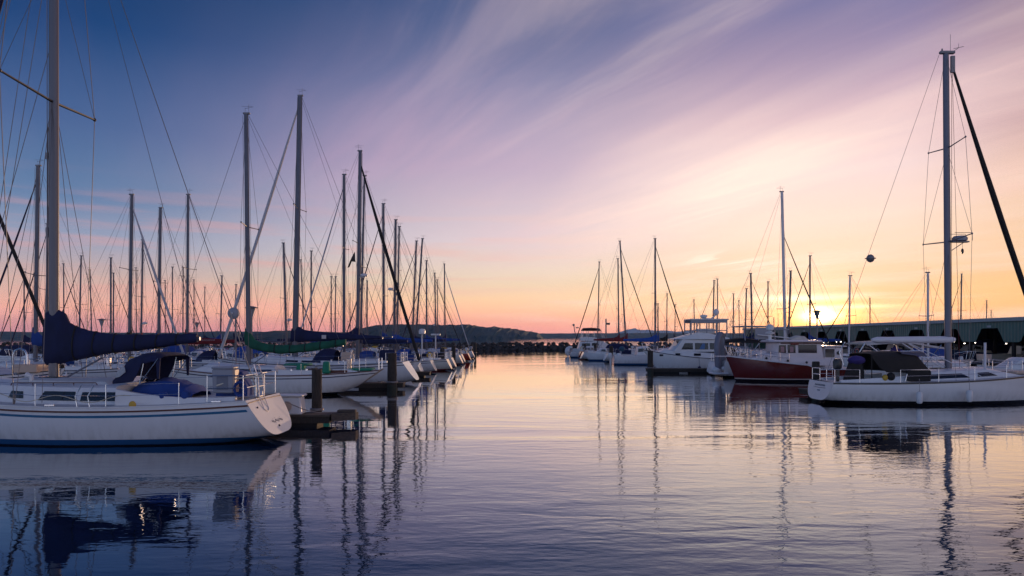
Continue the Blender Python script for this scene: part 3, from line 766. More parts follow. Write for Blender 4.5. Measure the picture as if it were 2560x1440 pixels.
dock_lamp(-46, 76.5, WZ(797, 76.5), 'cone shaded lamp post left of the blue boom, farthest left')
dock_lamp(-45, 97.5, WZ(806, 97.5), 'small distant lamp post between the red sail cover and the bare masts')
dock_lamp(29.5, 66, WZ(776, 66), 'lamp post silhouetted against the setting sun')

# ------------------------------------------------------------------ boat A: nearest white sloop, left
GS = 'sailboats moored in the marina'
A = empty('sailing_boat', (-14.1, 21.0, 0), pi, 'large white sloop nearest on the left with navy boom cover and pale raked transom', 'sailboat', GS)
hA = Hull(-6.45, 4.9, 1.78, 1.30, 1.17, 1.55, ts=.8, rake=.62, ob=.9, zbs=.2, draft=.5, full=.5)
hA.mesh(40, 14).build('hull', M_hull, A)
hA.deck(30).build('deck', M_deck, A)
hA.band(-.01, .03, .02).build('toe_rail', M_cabin, A)
hA.band(.12, .165, .03).build('rub_rail', M_teak, A)
hA.band(.25, .32, .005, t0=.01).build('sheer_stripe', mat('teal_blue_stripe', (.02, .11, .22, 1), .3), A)
tr = hA.transom(14, off=.004).build('transom', M_cabin, A, smooth=False)
def on_transom(y, z):
    fr = (hA.sheer(0)-z)/(hA.sheer(0)-hA.bot(0)); return (hA.xs-hA.rake*fr-.012, y, z)
m = MB(); m.tube([on_transom(y, 1.24-.01*(y*y)) for y in (-1.36, -.8, 0, .8, 1.36)], .016, 6); m.build('transom_trim', M_teak, tr)
m = MB(); r_ = random.Random(4)
for i in range(9):
    y = -.45+.1*i; z = .52+.02*(i % 3)
    m.tube([on_transom(y, z), on_transom(y+.03, z+.06), on_transom(y+.06, z+.01)], .006, 4)
    if i % 2: m.tube([on_transom(y+.02, z+.1), on_transom(y+.06, z+.1)], .005, 4)
m.build('lettering', M_mark, tr)
m = MB(); x_, y_, z_ = on_transom(.05, .42); m.sphere((x_, y_, z_), .035, n=8); x_, y_, z_ = on_transom(.9, 1.05); m.sphere((x_, y_, z_), .03, n=8); m.build('drain_fitting', M_darkplastic, tr)
# cabin (two tiers)
wA = lambda x: min(hA.bw(x)*.70, 1.22); zA = lambda x: hA.sh(x)
MB().loft(house_rings(-2.75, 3.6, wA, zA, .52, slope_f=1.5, slope_a=.05, tumble=.12, n=26)).build('cabin', M_cabin, A)
wA2 = lambda x: wA(x)*.66; zA2 = lambda x: hA.sh(x)+.5
t2 = MB(); t2.loft(house_rings(-2.2, 1.2, wA2, zA2, .15, slope_f=.6, slope_a=.2, tumble=.2, n=14, shoulder=.06)); t2.build('cabin_roof', M_deck, A)
for w in side_windows([(-2.6, -1.55, .22, .70, .08, -.02), (-1.42, -.32, .22, .72, .06, -.14), (.15, .62, .28, .66, .05, -.06), (1.2, 1.6, .3, .62, .05, -.05)], wA, zA, .52, .12):
    w.build('window', M_glass, A, smooth=False)
hr = MB()
for sd in (1, -1):
    y = sd*wA(0)*.78; z = zA(0)+.52
    pts = [(-1.9, y, z), (-1.85, y, z+.07), (.6, y, z+.07), (.65, y, z)]; hr.tube(pts, .016, 5)
    for x in (-1.2, -.6, 0): hr.tube([(x, y, z-.01), (x, y, z+.07)], .016, 5)
hr.build('handrail', M_teak, A)
m = MB(); m.box(-.3, .3, -.3, .3, 1.84, 1.92, bev=.02); m.box(1.6, 2.1, -.28, .28, 1.72, 1.8, bev=.02); m.build('hatch', M_glass, A)
m = MB()
for y in (.55, -.55): m.tube([(.3, y, 1.75), (.3, y, 1.95), (.45, y, 2.0)], .06, 8, r2=.09)
m.build('cowl_vent', M_plastic, A)
# cockpit coaming and seats
for sd in (1, -1):
    cb = MB(); rr = []
    for i in range(11):
        q = i/10; x = -6.05+3.35*q; y = sd*(hA.bw(x)*.74); z = hA.sh(x); hh = .12+.34*q**2.2
        rr.append([(x, y-.13, z-.03), (x, y+.13, z-.03), (x, y+.07, z+hh), (x, y-.07, z+hh)])
    cb.loft(rr); cb.build('cockpit_coaming', M_cabin, A)
m = MB(); m.box(-6.2, -2.8, -.75, .75, .98, 1.3, bev=.03); m.build('cockpit_seat', M_deck, A)
# dodger with clear side windows
def arch(x, w, zb, zt, n=12, p=.62): return [(x, w*(abs(cos(pi*k/n))**p)*(1 if k < n/2 else -1), zb+(zt-zb)*sin(pi*k/n)**p) for k in range(n+1)]
D = MB(); rr = [arch(-3.75, .92, 2.42, 2.58), arch(-3.55, .97, 2.42, 2.66), arch(-3.25, 1.0, 2.36, 2.67), arch(-3.12, 1.02, 2.05, 2.66), arch(-3.0, 1.04, 1.84, 2.64), arch(-2.72, 1.04, 1.8, 2.52), arch(-2.38, 1.0, 1.77, 1.93)]
D.loft(rr, closed=False, caps=False)
D.loft([[(p[0], p[1]*.98, p[2]-.02) for p in r] for r in rr], closed=False, caps=False)
for sd in (1, -1): D.poly([(-3.75, 2.5), (-3.62, 2.5), (-3.66, 1.9), (-3.72, 1.9)], 1, sd*.9, sd*.93)
D.build('dodger', M_navy, A)
m = MB()
for sd in (1, -1): m.poly([(-2.62, 1.96), (-2.5, 1.94), (-2.56, 2.12), (-2.7, 2.26), (-2.78, 2.24), (-2.8, 2.1)], 1, sd*1.04, sd*1.06)
m.build('dodger_window', mat('clear_vinyl', (.24, .28, .33, 1), .12), A)
m = MB()
for x in (-3.7, -3.3): m.tube([(-3.15, .95, 1.75), (x, .96, 2.5)], .014, 5); m.tube([(-3.15, -.95, 1.75), (x, -.96, 2.5)], .014, 5)
m.build('dodger_frame', M_chrome, A)
# cockpit tarp over the wheel and instruments
T = MB(); rr = []
for i in range(9):
    q = i/8; x = -4.55+1.85*q; t = (.12, .3, .34, .5, .52, .5, .46, .44, .3)[i]; w = .66+.1*sin(q*11)
    rr.append([(x, w, 1.28), (x, w*.98, 1.28+t*.75), (x, w*.8, 1.3+t*.98), (x, 0, 1.35+t+.05*sin(q*14)), (x, -w*.8, 1.3+t*.98), (x, -w*.98, 1.28+t*.75), (x, -w, 1.28)])
T.loft(rr, closed=False, caps=False); T.build('cockpit_cover', M_blue, A)
# winches with blue caps
for (x, y) in ((-3.98, 1.2), (-4.62, 1.17), (-3.98, -1.2)):
    m = MB(); z = hA.sh(x)+.14; m.lathe(x, y, [(.11, z), (.13, z+.05), (.12, z+.17), (.09, z+.2), (.01, z+.21)], 12); m.build('winch_cover', M_blue, A)
# grey locker box on the stern rail with a blue cover behind
bx = MB(); bx.box(-6.0, -5.42, .88, 1.22, 1.5, 2.2, taper=-.02, bev=.03); bx = bx.build('stern_locker', M_grey, A)
m = MB(); m.box(-6.03, -5.39, .85, 1.25, 2.2, 2.27, bev=.02); m.build('locker_lid', M_grey, bx)
m = MB(); m.box(-5.88, -5.54, 1.22, 1.235, 1.6, 2.1, bev=.01); m.build('locker_panel', mat('recessed_grey', (.14, .15, .19, 1), .5), bx)
m = MB(); m.box(-6.06, -6.0, .9, 1.2, 1.52, 2.18, bev=.01); m.build('beige_end_panel', M_beige, bx)
m = MB(); m.loft([[(x, .3, 1.38), (x, .84, 1.38), (x, .82, z), (x, .35, z)] for x, z in ((-6.28, 1.6), (-6.1, 2.1), (-5.6, 2.2), (-5.35, 1.7))]); m.build('pedestal_cover', M_blue, A)
# mast, boom, cover
MT = 19.4
mb = MB(); mb.loft([[(cos(a)*.155*k+.0, sin(a)*.10*k, z) for a in [2*pi*j/16 for j in range(16)]] for z, k in ((1.6, 1), (8, .98), (14, .92), (MT, .8))]); mb.build('mast', mat('mast_lilac_aluminium', (.12, .115, .13, 1), .38, metal=.45, var=.06, vscale=.5), A)
m = MB(); m.tube([(.19, 0, 2.6), (.19, 0, 9.6)], .018, 6); m.tube([(.17, .05, 3), (.17, .06, 16)], .012, 5); m.box(.14, .24, -.04, .04, 8.6, 8.8); m.box(.15, .22, -.04, .04, 6.2, 6.5); m.build('mast_track', M_maststeel, A)
m = MB(); m.box(-.3, .3, -.1, .1, MT, MT+.12); m.tube([(0, 0, MT), (0, 0, MT+.8)], .012, 4); m.build('masthead', M_maststeel, A)
m = MB(); cv = cover(m, .22, -4.42, lerp_tab([(0, 3.92), (.02, 3.98), (.08, 3.97), (.125, 3.86), (.15, 3.6), (.2, 3.46), (.28, 3.34), (.38, 3.25), (.5, 3.21), (.75, 3.22), (1, 3.24)]),
    lerp_tab([(0, 2.26), (.05, 2.27), (.2, 2.42), (.42, 2.62), (.7, 2.76), (1, 2.98)]), lerp_tab([(0, .2), (.12, .24), (.5, .2), (.9, .15), (1, .1)]), n=40, m=16, jit=.012)
m.build('sail_cover', M_navy, A)
_t = (lerp_tab([(0, 3.92), (.08, 3.97), (.125, 3.86), (.15, 3.6), (.2, 3.46), (.28, 3.34), (.38, 3.25), (.5, 3.21), (.75, 3.22), (1, 3.24)]), lerp_tab([(0, 2.26), (.05, 2.27), (.2, 2.42), (.42, 2.62), (.7, 2.76), (1, 2.98)]), lerp_tab([(0, .2), (.12, .24), (.5, .2), (.9, .15), (1, .1)]))
cover_ties(A, .22, -4.42, *_t, (.2, .33, .46, .6, .74, .87), M_black)
m = MB(); m.tube([(-.1, 0, 3.0), (-4.5, 0, 3.08)], .06, 8); m.tube([(-.14, 0, 1.75), (-1.5, 0, 2.5)], .03, 6); m.build('boom', M_alu, A)
for sd in (1, -1):
    m = MB(); m.tube([(0, 0, 10.35), (.06, sd*2.15, 10.5)], .045, 6, r2=.035); m.sphere((.06, sd*2.15, 10.5), .06, n=8); m.build('spreader', M_darkplastic, A)
    m = MB(); m.tube([(0, 0, 15), (.06, sd*1.5, 15.1)], .04, 6, r2=.03); m.build('spreader', M_darkplastic, A)
m = MB()
for sd in (1, -1):
    yb = sd*1.62
    m.tube([(.05, yb, 1.25), (.06, sd*2.15, 10.5), (.06, sd*1.5, 15.1), (0, 0, MT)], .012, 5)
    m.tube([(.05, yb*.97, 1.25), (.0, sd*.1, 10.3)], .010, 4); m.tube([(-.75, yb, 1.25), (0, sd*.08, 10.2)], .010, 4); m.tube([(.85, yb, 1.25), (0, sd*.08, 10.2)], .010, 4)
    m.tube([(.06, sd*2.15, 10.5), (0, 0, 15)], .009, 4)
    m.tube([(.05, yb, 1.22), (.05, yb, 1.5)], .028, 6)
m.build('shrouds', M_wire, A)
m = MB(); m.tube([(-6.3, 0, 1.35), (0, 0, MT)], .012, 5); m.build('backstay', M_wire, A)
m = MB(); m.tube([(-4.42, 0, 3.1), (-.15, 0, MT-.1)], .008, 4); m.build('topping_lift', M_wire, A)
for (za, xb_, yb_) in ((12.0, 3.0, 0), (15.1, 1.9, .5), (17.5, 2.8, -.4), (18.6, 4.0, .2), (19.0, 4.4, -.1)):
    m = MB(); m.tube([(.12, 0, za), (xb_, yb_, 1.6)], .011, 4); m.build('inner_stay', M_wire, A)
m = MB(); m.tube([(4.7, 0, 1.7), (.15, 0, MT-.3)], .06, 8); m.build('furled_jib', M_navy, A)
pp = pushpit(hA, h=.72, r=.016, x_in=1.0)
pp.tube([(hA.xs+.05, .5, 1.95), (hA.xs-.12, .45, 2.05), (hA.xs-.12, .05, 2.05), (hA.xs+.05, 0, 1.95)], .016, 6)
pp.build('pushpit', M_chrome, A)
m = MB()
for y in (.12, .5): m.tube([(hA.xs+.25, y, 2.15), (hA.xs+.1, y, 2.3), (hA.xs-.02, y, 1.9), (hA.xs-.06, y, 1.35), on_transom(y, .95)], .017, 6)
m.tube([on_transom(.12, .95), on_transom(.31, .88), on_transom(.5, .95)], .017, 6)
for z in (1.35, 1.65, 1.95): m.tube([(hA.xs-.04, .12, z), (hA.xs-.04, .5, z)], .017, 6)
m.build('boarding_ladder', M_chrome, A)
m = MB(); m.tube([(hA.xs+.9, 1.25, 1.72), (hA.xs+.35, 1.15, 1.92), (hA.xs-.35, .9, 2.0)], .022, 6); m.build('boat_hook', mat('cream_pole', (.6, .55, .42, 1), .5), A)
m = MB()
for k in range(10): 
    a, b2 = 2*pi*k/10, 2*pi*(k+1)/10; m.tube([(-6.2+.17*cos(a), 1.18, 1.62+.2*sin(a)), (-6.2+.17*cos(b2), 1.18, 1.62+.2*sin(b2))], .045, 6)
m.build('rope_coil', M_blue, A)
ll = MB(); rail(ll, hA, -4.6, 3.4, h=.62, n=4, r=.014, inset=.07, wires=True, wr=.007)
for sd in (1, -1):
    for x in (-2.15, -1.8):
        y = sd*(hA.bw(x)-.07); ll.tube([(x, y, hA.sh(x)), (x+.05, y, hA.sh(x)+.3), (x-.12, y, hA.sh(x)+.6)], .016, 5)
ll.build('lifeline', M_chrome, A)
m = MB(); pts = []
for i in range(25):
    x = .6-3.9*i/24; pts.append((x, hA.bw(x)-.02, hA.sh(x)+.22+.1*cos(i*.55)))
m.tube(pts, .012, 5); m.build('deck_rope', M_rope, A)
m = MB(); m.sphere((-3.35, hA.bw(-3.35)-.04, hA.sh(-3.35)+.04), .11, .04, .11, n=12); m.build('line_float', M_yellow, A)
m = MB()
for x in (-5.6, -1.0, 1.5): m.box(x-.14, x+.14, hA.bw(x)-.12, hA.bw(x)-.08, hA.sh(x), hA.sh(x)+.06, bev=.01)
m.build('cleat', M_chrome, A)

# ------------------------------------------------------------------ boat E: nearest sloop on the right
E = empty('sailing_boat', (21.1, 33.0, 0), 0, 'white sloop nearest on the right with bare white boom and dark canvas enclosure', 'sailboat', GS)
hE = Hull(-6.15, 5.3, 1.72, 1.02, 1.12, 1.5, ts=.74, rake=.25, ob=.8, zbs=.14, draft=.45, full=.5)
hE.mesh(40, 14).build('hull', M_hull2, E); hE.deck(30).build('deck', M_deck, E)
trE = hE.transom(14, off=.004).build('transom', M_cabin, E, smooth=False)
hE.band(-.005, .07, .02).build('toe_rail', M_darkplastic, E)
m = MB()
def onE(y, z): return (hE.xs-hE.rake*(hE.sheer(0)-z)/(hE.sheer(0)-hE.bot(0))-.012, y, z)
for k in range(9):
    y = .5-.12*k; m.tube([onE(y, .80), onE(y-.03, .89), onE(y-.07, .82)], .009, 4)
m.tube([onE(.62, .74), onE(0, .71), onE(-.62, .73)], .010, 4)
for k in range(4): m.tube([onE(.12-.08*k, .56), onE(.09-.08*k, .62)], .008, 4)
m.build('lettering', M_mark, trE)
wE = lambda x: min(hE.bw(x)*.68, 1.15); zE = lambda x: hE.sh(x)
MB().loft(house_rings(-2.6, 3.1, wE, zE, .44, slope_f=1.7, slope_a=.05, tumble=.16, n=26)).build('cabin', M_cabin, E)
for w in side_windows([(-2.0, .35, .22, .68, .1, -.35), (.75, 1.75, .24, .66, .05, -.4)], wE, zE, .44, .16): w.build('window', M_glass, E, smooth=False)
m = MB(); m.box(-.75, -.2, -.3, .3, 1.58, 1.66, bev=.02); m.box(1.3, 1.8, -.28, .28, 1.5, 1.58, bev=.02); m.build('hatch', M_glass, E)
m = MB(); m.box(2.9, 4.2, -.5, .5, 1.38, 1.5, bev=.03); m.build('foredeck_locker', M_beige, E)
for sd in (1, -1):
    cb = MB(); cb.loft([[(x, sd*hE.bw(x)*.72-.12, hE.sh(x)-.03), (x, sd*hE.bw(x)*.72+.12, hE.sh(x)-.03), (x, sd*hE.bw(x)*.72+.07, hE.sh(x)+.1+.2*q), (x, sd*hE.bw(x)*.72-.07, hE.sh(x)+.1+.2*q)] for x, q in [(-5.7+3.1*i/8, i/8) for i in range(9)]]); cb.build('cockpit_coaming', M_cabin, E)
D = MB()
D.loft([arch(x, w, a, b, 14, .42) for x, w, a, b in ((-4.25, 1.05, 2.2, 2.36), (-3.95, 1.1, 1.75, 2.42), (-3.6, 1.12, 1.5, 2.46), (-3.2, 1.16, 1.5, 2.46), (-2.4, 1.14, 1.45, 2.44), (-2.0, 1.1, 1.42, 2.30), (-1.45, 1.02, 1.38, 1.6))], closed=False, caps=False)
D.loft([[(-4.4, sd*1.06, 1.1), (-3.6, sd*1.12, 1.1), (-3.4, sd*1.12, 2.1), (-3.65, sd*1.12, 2.1)] for sd in (.97, 1)])
D.tube([(-4.25, 1.04, 1.1), (-4.25, 1.04, 2.3)], .025, 5); D.tube([(-4.25, -1.04, 1.1), (-4.25, -1.04, 2.3)], .025, 5)
D.build('canvas_enclosure', M_brownc, E)
m = MB(); m.loft([arch(-2.9, 1.13, 2.36, 2.47), arch(-1.7, 1.02, 2.22, 2.47)], closed=False, caps=False); m.build('enclosure_roof_panel', mat('slate_canvas', (.06, .06, .1, 1), .6), E)
m = MB(); m.tube([(-2.1, -1.15, 2.2), (-1.2, -1.05, 2.2)], .02, 5); m.tube([(-2.9, -1.0, 2.48), (-1.75, -.9, 2.5)], .02, 5); m.build('enclosure_rail', M_chrome, E)
m = MB(); m.box(-2.85, -1.75, -1.5, -1.42, 1.1, 1.62, bev=.03); m.build('lee_cloth', M_black, E)
m = MB(); m.loft([[(x, -.95, 1.1), (x, -.55, 1.1), (x, -.55, z), (x, -.95, z)] for x, z in ((-5.35, 1.2), (-5.1, 1.95), (-4.7, 2.05), (-4.55, 1.5))]); 
m.build('barbecue_cover', M_black, E)
m = MB(); m.sphere((-4.85, -.8, 2.05), .42, .3, .22, n=12); m.build('rolled_sail_bag', M_purple, E)
m = MB(); m.sphere((-3.72, -1.2, 1.25), .13, .12, .15, n=10); m.build('yellow_bag', M_yellow, E)
m = MB(); m.sphere((-3.45, -1.2, 1.3), .2, .15, .2, n=10); m.build('duffel_bag', M_black, E)
ob = MB(); ob.loft([[(-5.72+.2*k*cos(a), -.75+.15*k*sin(a), z) for a in [2*pi*j/10 for j in range(10)]] for z, k in ((1.6, .55), (1.68, 1), (2.0, 1.1), (2.12, .7))]); obm = ob.build('stowed_outboard', M_darkplastic, E)
m = MB(); m.box(-5.78, -5.64, -.81, -.69, 1.05, 1.62, taper=.0, bev=.02); m.build('outboard_leg', M_darkplastic, obm)
MTE = WZ(135, 33)
mast_mesh((-.12, 0, MTE), 1.45, .165, .12, 14).build('mast', M_alu, E)
m = MB(); m.box(-.42, .3, -.09, .09, MTE, MTE+.14, bev=.03); m.tube([(-.3, 0, MTE), (-.3, 0, MTE+.25)], .04, 6); m.tube([(.1, 0, MTE), (.1, 0, MTE+.95)], .01, 4); m.tube([(.2, 0, MTE+.1), (.5, 0, MTE+.3)], .012, 4); m.tube([(.32, .1, MTE+.3), (.68, -.1, MTE+.32)], .012, 4); m.tube([(.5, 0, MTE+.3), (.5, 0, MTE+.5)], .01, 4)
m.box(.12, .3, -.05, .05, MTE-.9, MTE-.1); m.build('masthead', M_maststeel, E)
bm = MB(); rr = []
rE = random.Random(5)
for i in range(17):
    q = i/16; x = .3-4.0*q; r = (.17 if .04 < q < .97 else .1)*(1-.12*q)
    rr.append([(x, (r+rE.uniform(-.012, .012))*cos(a), 3.02-.02*q+(r+rE.uniform(-.012, .012))*sin(a)) for a in [2*pi*j/12 for j in range(12)]])
bm.loft(rr); bm.build('boom', M_mastwhite, E)
m = MB(); m.tube([(-2.25, 0, 2.85), (-.3, -.1, 1.62)], .028, 6); m.tube([(-1.95, 0, 2.85), (-.12, 0, 1.7)], .03, 6); m.tube([(-1.9, 0, 2.85), (.9, -1.0, 1.3)], .02, 5); m.build('boom_vang', M_mastwhite, E)
m = MB(); m.tube([(-.82, .7, 1.45), (-.82, .7, 2.85)], .05, 8); m.build('stowed_pole', M_mastwhite, E)
m = MB(); m.tube([(1.36, -.6, 1.4), (1.36, -.6, 2.88)], .055, 8); m.build('stowed_pole', M_mastwhite, E)
for z, ln in ((7.75, 1.85), (12.3, 1.4)):
    for sd in (1, -1):
        m = MB(); m.tube([(0, 0, z), (-.1, sd*ln, z+.12)], .035, 6, r2=.025); m.sphere((-.1, sd*ln, z+.12), .05, n=6); m.build('spreader', M_maststeel, E)
m = MB()
for sd in (1, -1):
    m.tube([(-.05, sd*1.55, 1.1), (-.1, sd*1.85, 7.87), (-.1, sd*1.4, 12.42), (-.12, 0, MTE)], .010, 4)
    m.tube([(-.1, sd*1.85, 7.87), (-.05, 0, 12.2)], .009, 4); m.tube([(-.6, sd*1.5, 1.1), (-.02, 0, 7.6)], .009, 4)
m.build('shrouds', M_wire, E)
m = MB(); m.tube([(hE.xs+.15, 0, 1.1), (-.45, 0, MTE-.05)], .009, 4); m.build('backstay', M_wire, E)
m = MB(); m.tube([(.2, .08, 2.2), (.2, .05, MTE-.2)], .012, 4); m.tube([(.35, -.3, 1.6), (.18, 0, MTE-.3)], .010, 4); m.build('halyard', M_red, E)
P = [(5.0+(.16-5.0)*i/12, 0, 1.7+(MTE-.5-1.7)*i/12-.25*sin(pi*i/12)) for i in range(13)]
m = MB()
for i in range(12):
    f = lambda k: .125 if k < 7 else .125-.075*(k-7)/5
    m.tube([P[i], P[i+1]], f(i), 8, r2=f(i+1))
m.build('furled_jib', M_black, E)
m = MB(); z = WZ(598, 33); m.box(.15, .95, -.12, .12, z-.16, z-.1); m.tube([(.15, 0, z-.55), (.8, 0, z-.12)], .02, 5); m.tube([(.15, .25, z+.28), (1.0, .25, z+.28), (1.0, .25, z-.1)], .014, 4); m.tube([(.15, -.25, z+.28), (1.0, -.25, z+.28), (1.0, -.25, z-.1)], .014, 4); m.build('radar_bracket', M_maststeel, E)
m = MB(); m.lathe(.55, 0, [(.1, z-.1), (.32, z-.08), (.34, z+.05), (.25, z+.15), (.03, z+.17)], 14); m.build('radar_dome', M_grey, E)
m = MB(); m.sphere((.68, 0, WZ(628, 33)), .07, .07, .14, n=6, m=4); m.tube([(.68, 0, z-.12), (.68, 0, WZ(628, 33))], .008, 4); m.build('hanging_block', M_darkplastic, E)
pushpit(hE, h=.6, r=.016, x_in=1.1).build('pushpit', M_chrome, E)
pulpit(hE, r=.018).build('pulpit', M_chrome, E)
rail(MB(), hE, -3.2, 3.6, h=.6, n=4, r=.016, wr=.008).build('lifeline', M_chrome, E)
m = MB(); m.tube([(-2.95, -1.5, 1.1), (-2.8, -1.45, 1.55), (-2.6, -1.4, 1.62), (-1.7, -1.4, 1.62)], .02, 6); m.build('grab_rail', M_chrome, E)
def fender(x, y, z0, z1, label):
    root = empty('fender', (x, y, z0), 0, label, 'fender', 'white fenders hanging on the right-hand sloop')
    m = MB(); h = z1-z0; m.lathe(0, 0, [(.02, 0), (.1, .03), (.135, .1), (.135, h-.1), (.1, h-.03), (.03, h)], 12); m.build('fender_body', M_plastic, root)
    m = MB(); m.tube([(0, 0, h-.02), (0, .0, 1.25-z0)], .01, 4); m.build('fender_line', M_maststeel, root)
fender(WX(2297, 31.1), 31.05, .1, .66, 'white fender hanging amidships on the right-hand sloop')
fender(WX(2421, 31.1), 31.03, .18, .74, 'grey-white fender hanging forward below the mast of the right-hand sloop')
rr_ = empty('radar_reflector', (WX(2176, 33), 33, WZ(646, 33)), 0, 'round radar reflector hanging high on the backstay of the right-hand sloop', 'radar reflector')
m = MB(); m.sphere((0, 0, 0), .17, n=10, m=6); m.build('reflector_ball', M_maststeel, rr_)
m = MB(); m.lathe(0, 0, [(.17, -.02), (.25, -.015), (.25, .015), (.17, .02)], 12); m.poly([(.2*cos(a), .2*sin(a)) for a in [2*pi*k/12 for k in range(12)]], 1, -.012, .012); m.build('reflector_plate', M_maststeel, rr_)

# ------------------------------------------------------------------ boat B: green cover, counter stern
hB = Hull(-7.35, 4.9, 1.5, 1.38, 1.12, 1.55, ts=.42, rake=-1.15, ob=1.3, zbs=.55, draft=.4, full=.62)
B_, _ = sailboat((-14.5, 37.6, 0), -1, WZ(285, 37.6), L=12.2, lean=(612-619)*37.6/F, hullm=M_hull2, covermat=None, dodger=None, lod=1, hull=hB, mastr=(.14, .1), boomz=2.6, boomlen=5.2,
    label='white classic sloop with green boom cover and teak cockpit, second from the left front', spreaders=(.56,), wr=.009)
m = MB(); cover(m, .2, -5.35, lerp_tab([(0, 3.62), (.03, 3.6), (.06, 3.3), (.1, 3.02), (.16, 2.84), (.3, 2.72), (.5, 2.72), (.75, 2.9), (1, 3.04)]),
    lerp_tab([(0, 2.75), (.06, 2.5), (.15, 2.38), (.35, 2.22), (.6, 2.32), (.85, 2.55), (1, 2.72)]), lerp_tab([(0, .15), (.08, .2), (.5, .22), (1, .12)]), n=30, m=14, jit=.02)
m.build('sail_cover', M_green, B_)
cover_ties(B_, .2, -5.35, lerp_tab([(0, 3.62), (.1, 3.02), (.16, 2.84), (.3, 2.72), (.5, 2.72), (.75, 2.9), (1, 3.04)]), lerp_tab([(0, 2.75), (.15, 2.38), (.35, 2.22), (.6, 2.32), (.85, 2.55), (1, 2.72)]), lerp_tab([(0, .15), (.08, .2), (.5, .22), (1, .12)]), (.3, .45, .6, .75, .9), M_black)
def cloth_box(root, name, x0, x1, y0, y1, z0, z1, m, bev=.06, taper=.04):
    b = MB(); b.box(x0, x1, y0, y1, z0, z1, taper=taper, bev=bev); return b.build(name, m, root)
cloth_box(B_, 'winch_cover', -4.75, -4.35, .85, 1.2, 1.2, 1.85, M_green2)
cloth_box(B_, 'hatch_cover', -3.4, -2.1, -.5, .6, 1.6, 1.72, M_green2, bev=.03)
cloth_box(B_, 'companionway_cover', -3.25, -2.8, .1, .7, 1.3, 1.75, M_green2)
cloth_box(B_, 'stern_cover', -6.9, -5.6, -.6, .7, 1.32, 1.45, M_green2, bev=.04)
m = MB(); m.box(-5.6, -2.6, .72, .86, 1.12, 1.36, bev=.03); m.box(-5.6, -2.6, -.86, -.72, 1.12, 1.36, bev=.03); m.box(-5.6, -5.5, -.8, .8, 1.12, 1.36, bev=.02); m.build('teak_coaming', M_teak, B_)
# ------------------------------------------------------------------ boat C: navy cover, raked transom
hC = Hull(-7.55, 5.3, 1.95, 1.5, 1.32, 1.75, ts=.72, rake=.85, ob=1.0, zbs=.25, draft=.45, full=.55)
C_, _ = sailboat((-14.8, 46.5, 0), -1, WZ(240, 46.5), L=12.8, lean=(752-739)*46.5/F, hullm=M_hull, covermat=None, dodger=M_navy, jib=M_jibw, jibr=.11, lod=1, hull=hC, mastr=(.2, .14), boomz=3.0, boomlen=6.0,
    label='white sloop with navy boom cover and thick white furled jib, third in left row', spreaders=(.58,), wr=.011)
m = MB(); cover(m, .22, -5.9, lerp_tab([(0, 3.75), (.04, 3.78), (.08, 3.95), (.14, 3.65), (.3, 3.52), (.6, 3.4), (1, 3.22)]),
    lerp_tab([(0, 2.78), (.3, 2.88), (.6, 2.95), (1, 3.02)]), lerp_tab([(0, .2), (.1, .24), (.5, .2), (1, .12)]), n=30, m=14, jit=.02)
m.build('sail_cover', M_navy, C_)
m = MB(); m.box(-2.2, -1.9, .235, .25, 3.05, 3.3); m.build('pale_emblem', M_whitemark, C_)
cloth_box(C_, 'cockpit_curtain', -7.0, -5.9, .3, .9, 1.6, 2.3, M_navy)
cloth_box(C_, 'beige_hatch_board', -4.2, -3.3, .5, .75, 1.5, 2.15, M_beige, bev=.03)
# round dish on a stern pole of a boat beside the green covered mast
RD = empty('dish_antenna', (WX(590, 44), 44, 1.4), 0, 'round grey dish on a thin pole just left of the green covered mast', 'dish antenna')
m = MB(); m.tube([(0, 0, 0), (0, 0, 3.1)], .04, 6); m.build('pole', M_maststeel, RD)
m = MB(); rr = [[(-.18+r*cos(a), y, WZ(783, 44)-1.4+r*sin(a)) for a in [2*pi*k/20 for k in range(20)]] for r, y in ((.02, -.14), (.2, -.13), (.36, -.03), (.38, .06), (.02, .16))]
m.loft(rr); m.build('dish', M_grey, RD)
m = MB(); m.sphere((-.18, -.17, WZ(783, 44)-1.4), .06, n=8); m.build('feed_horn', M_plastic, RD)
m = MB(); m.tube([(.03+.05*sin(k*1.5)+k*.035, .03*cos(k*1.5), 2.5-k*.09) for k in range(16)], .022, 5); m.build('curly_cable', M_maststeel, RD)

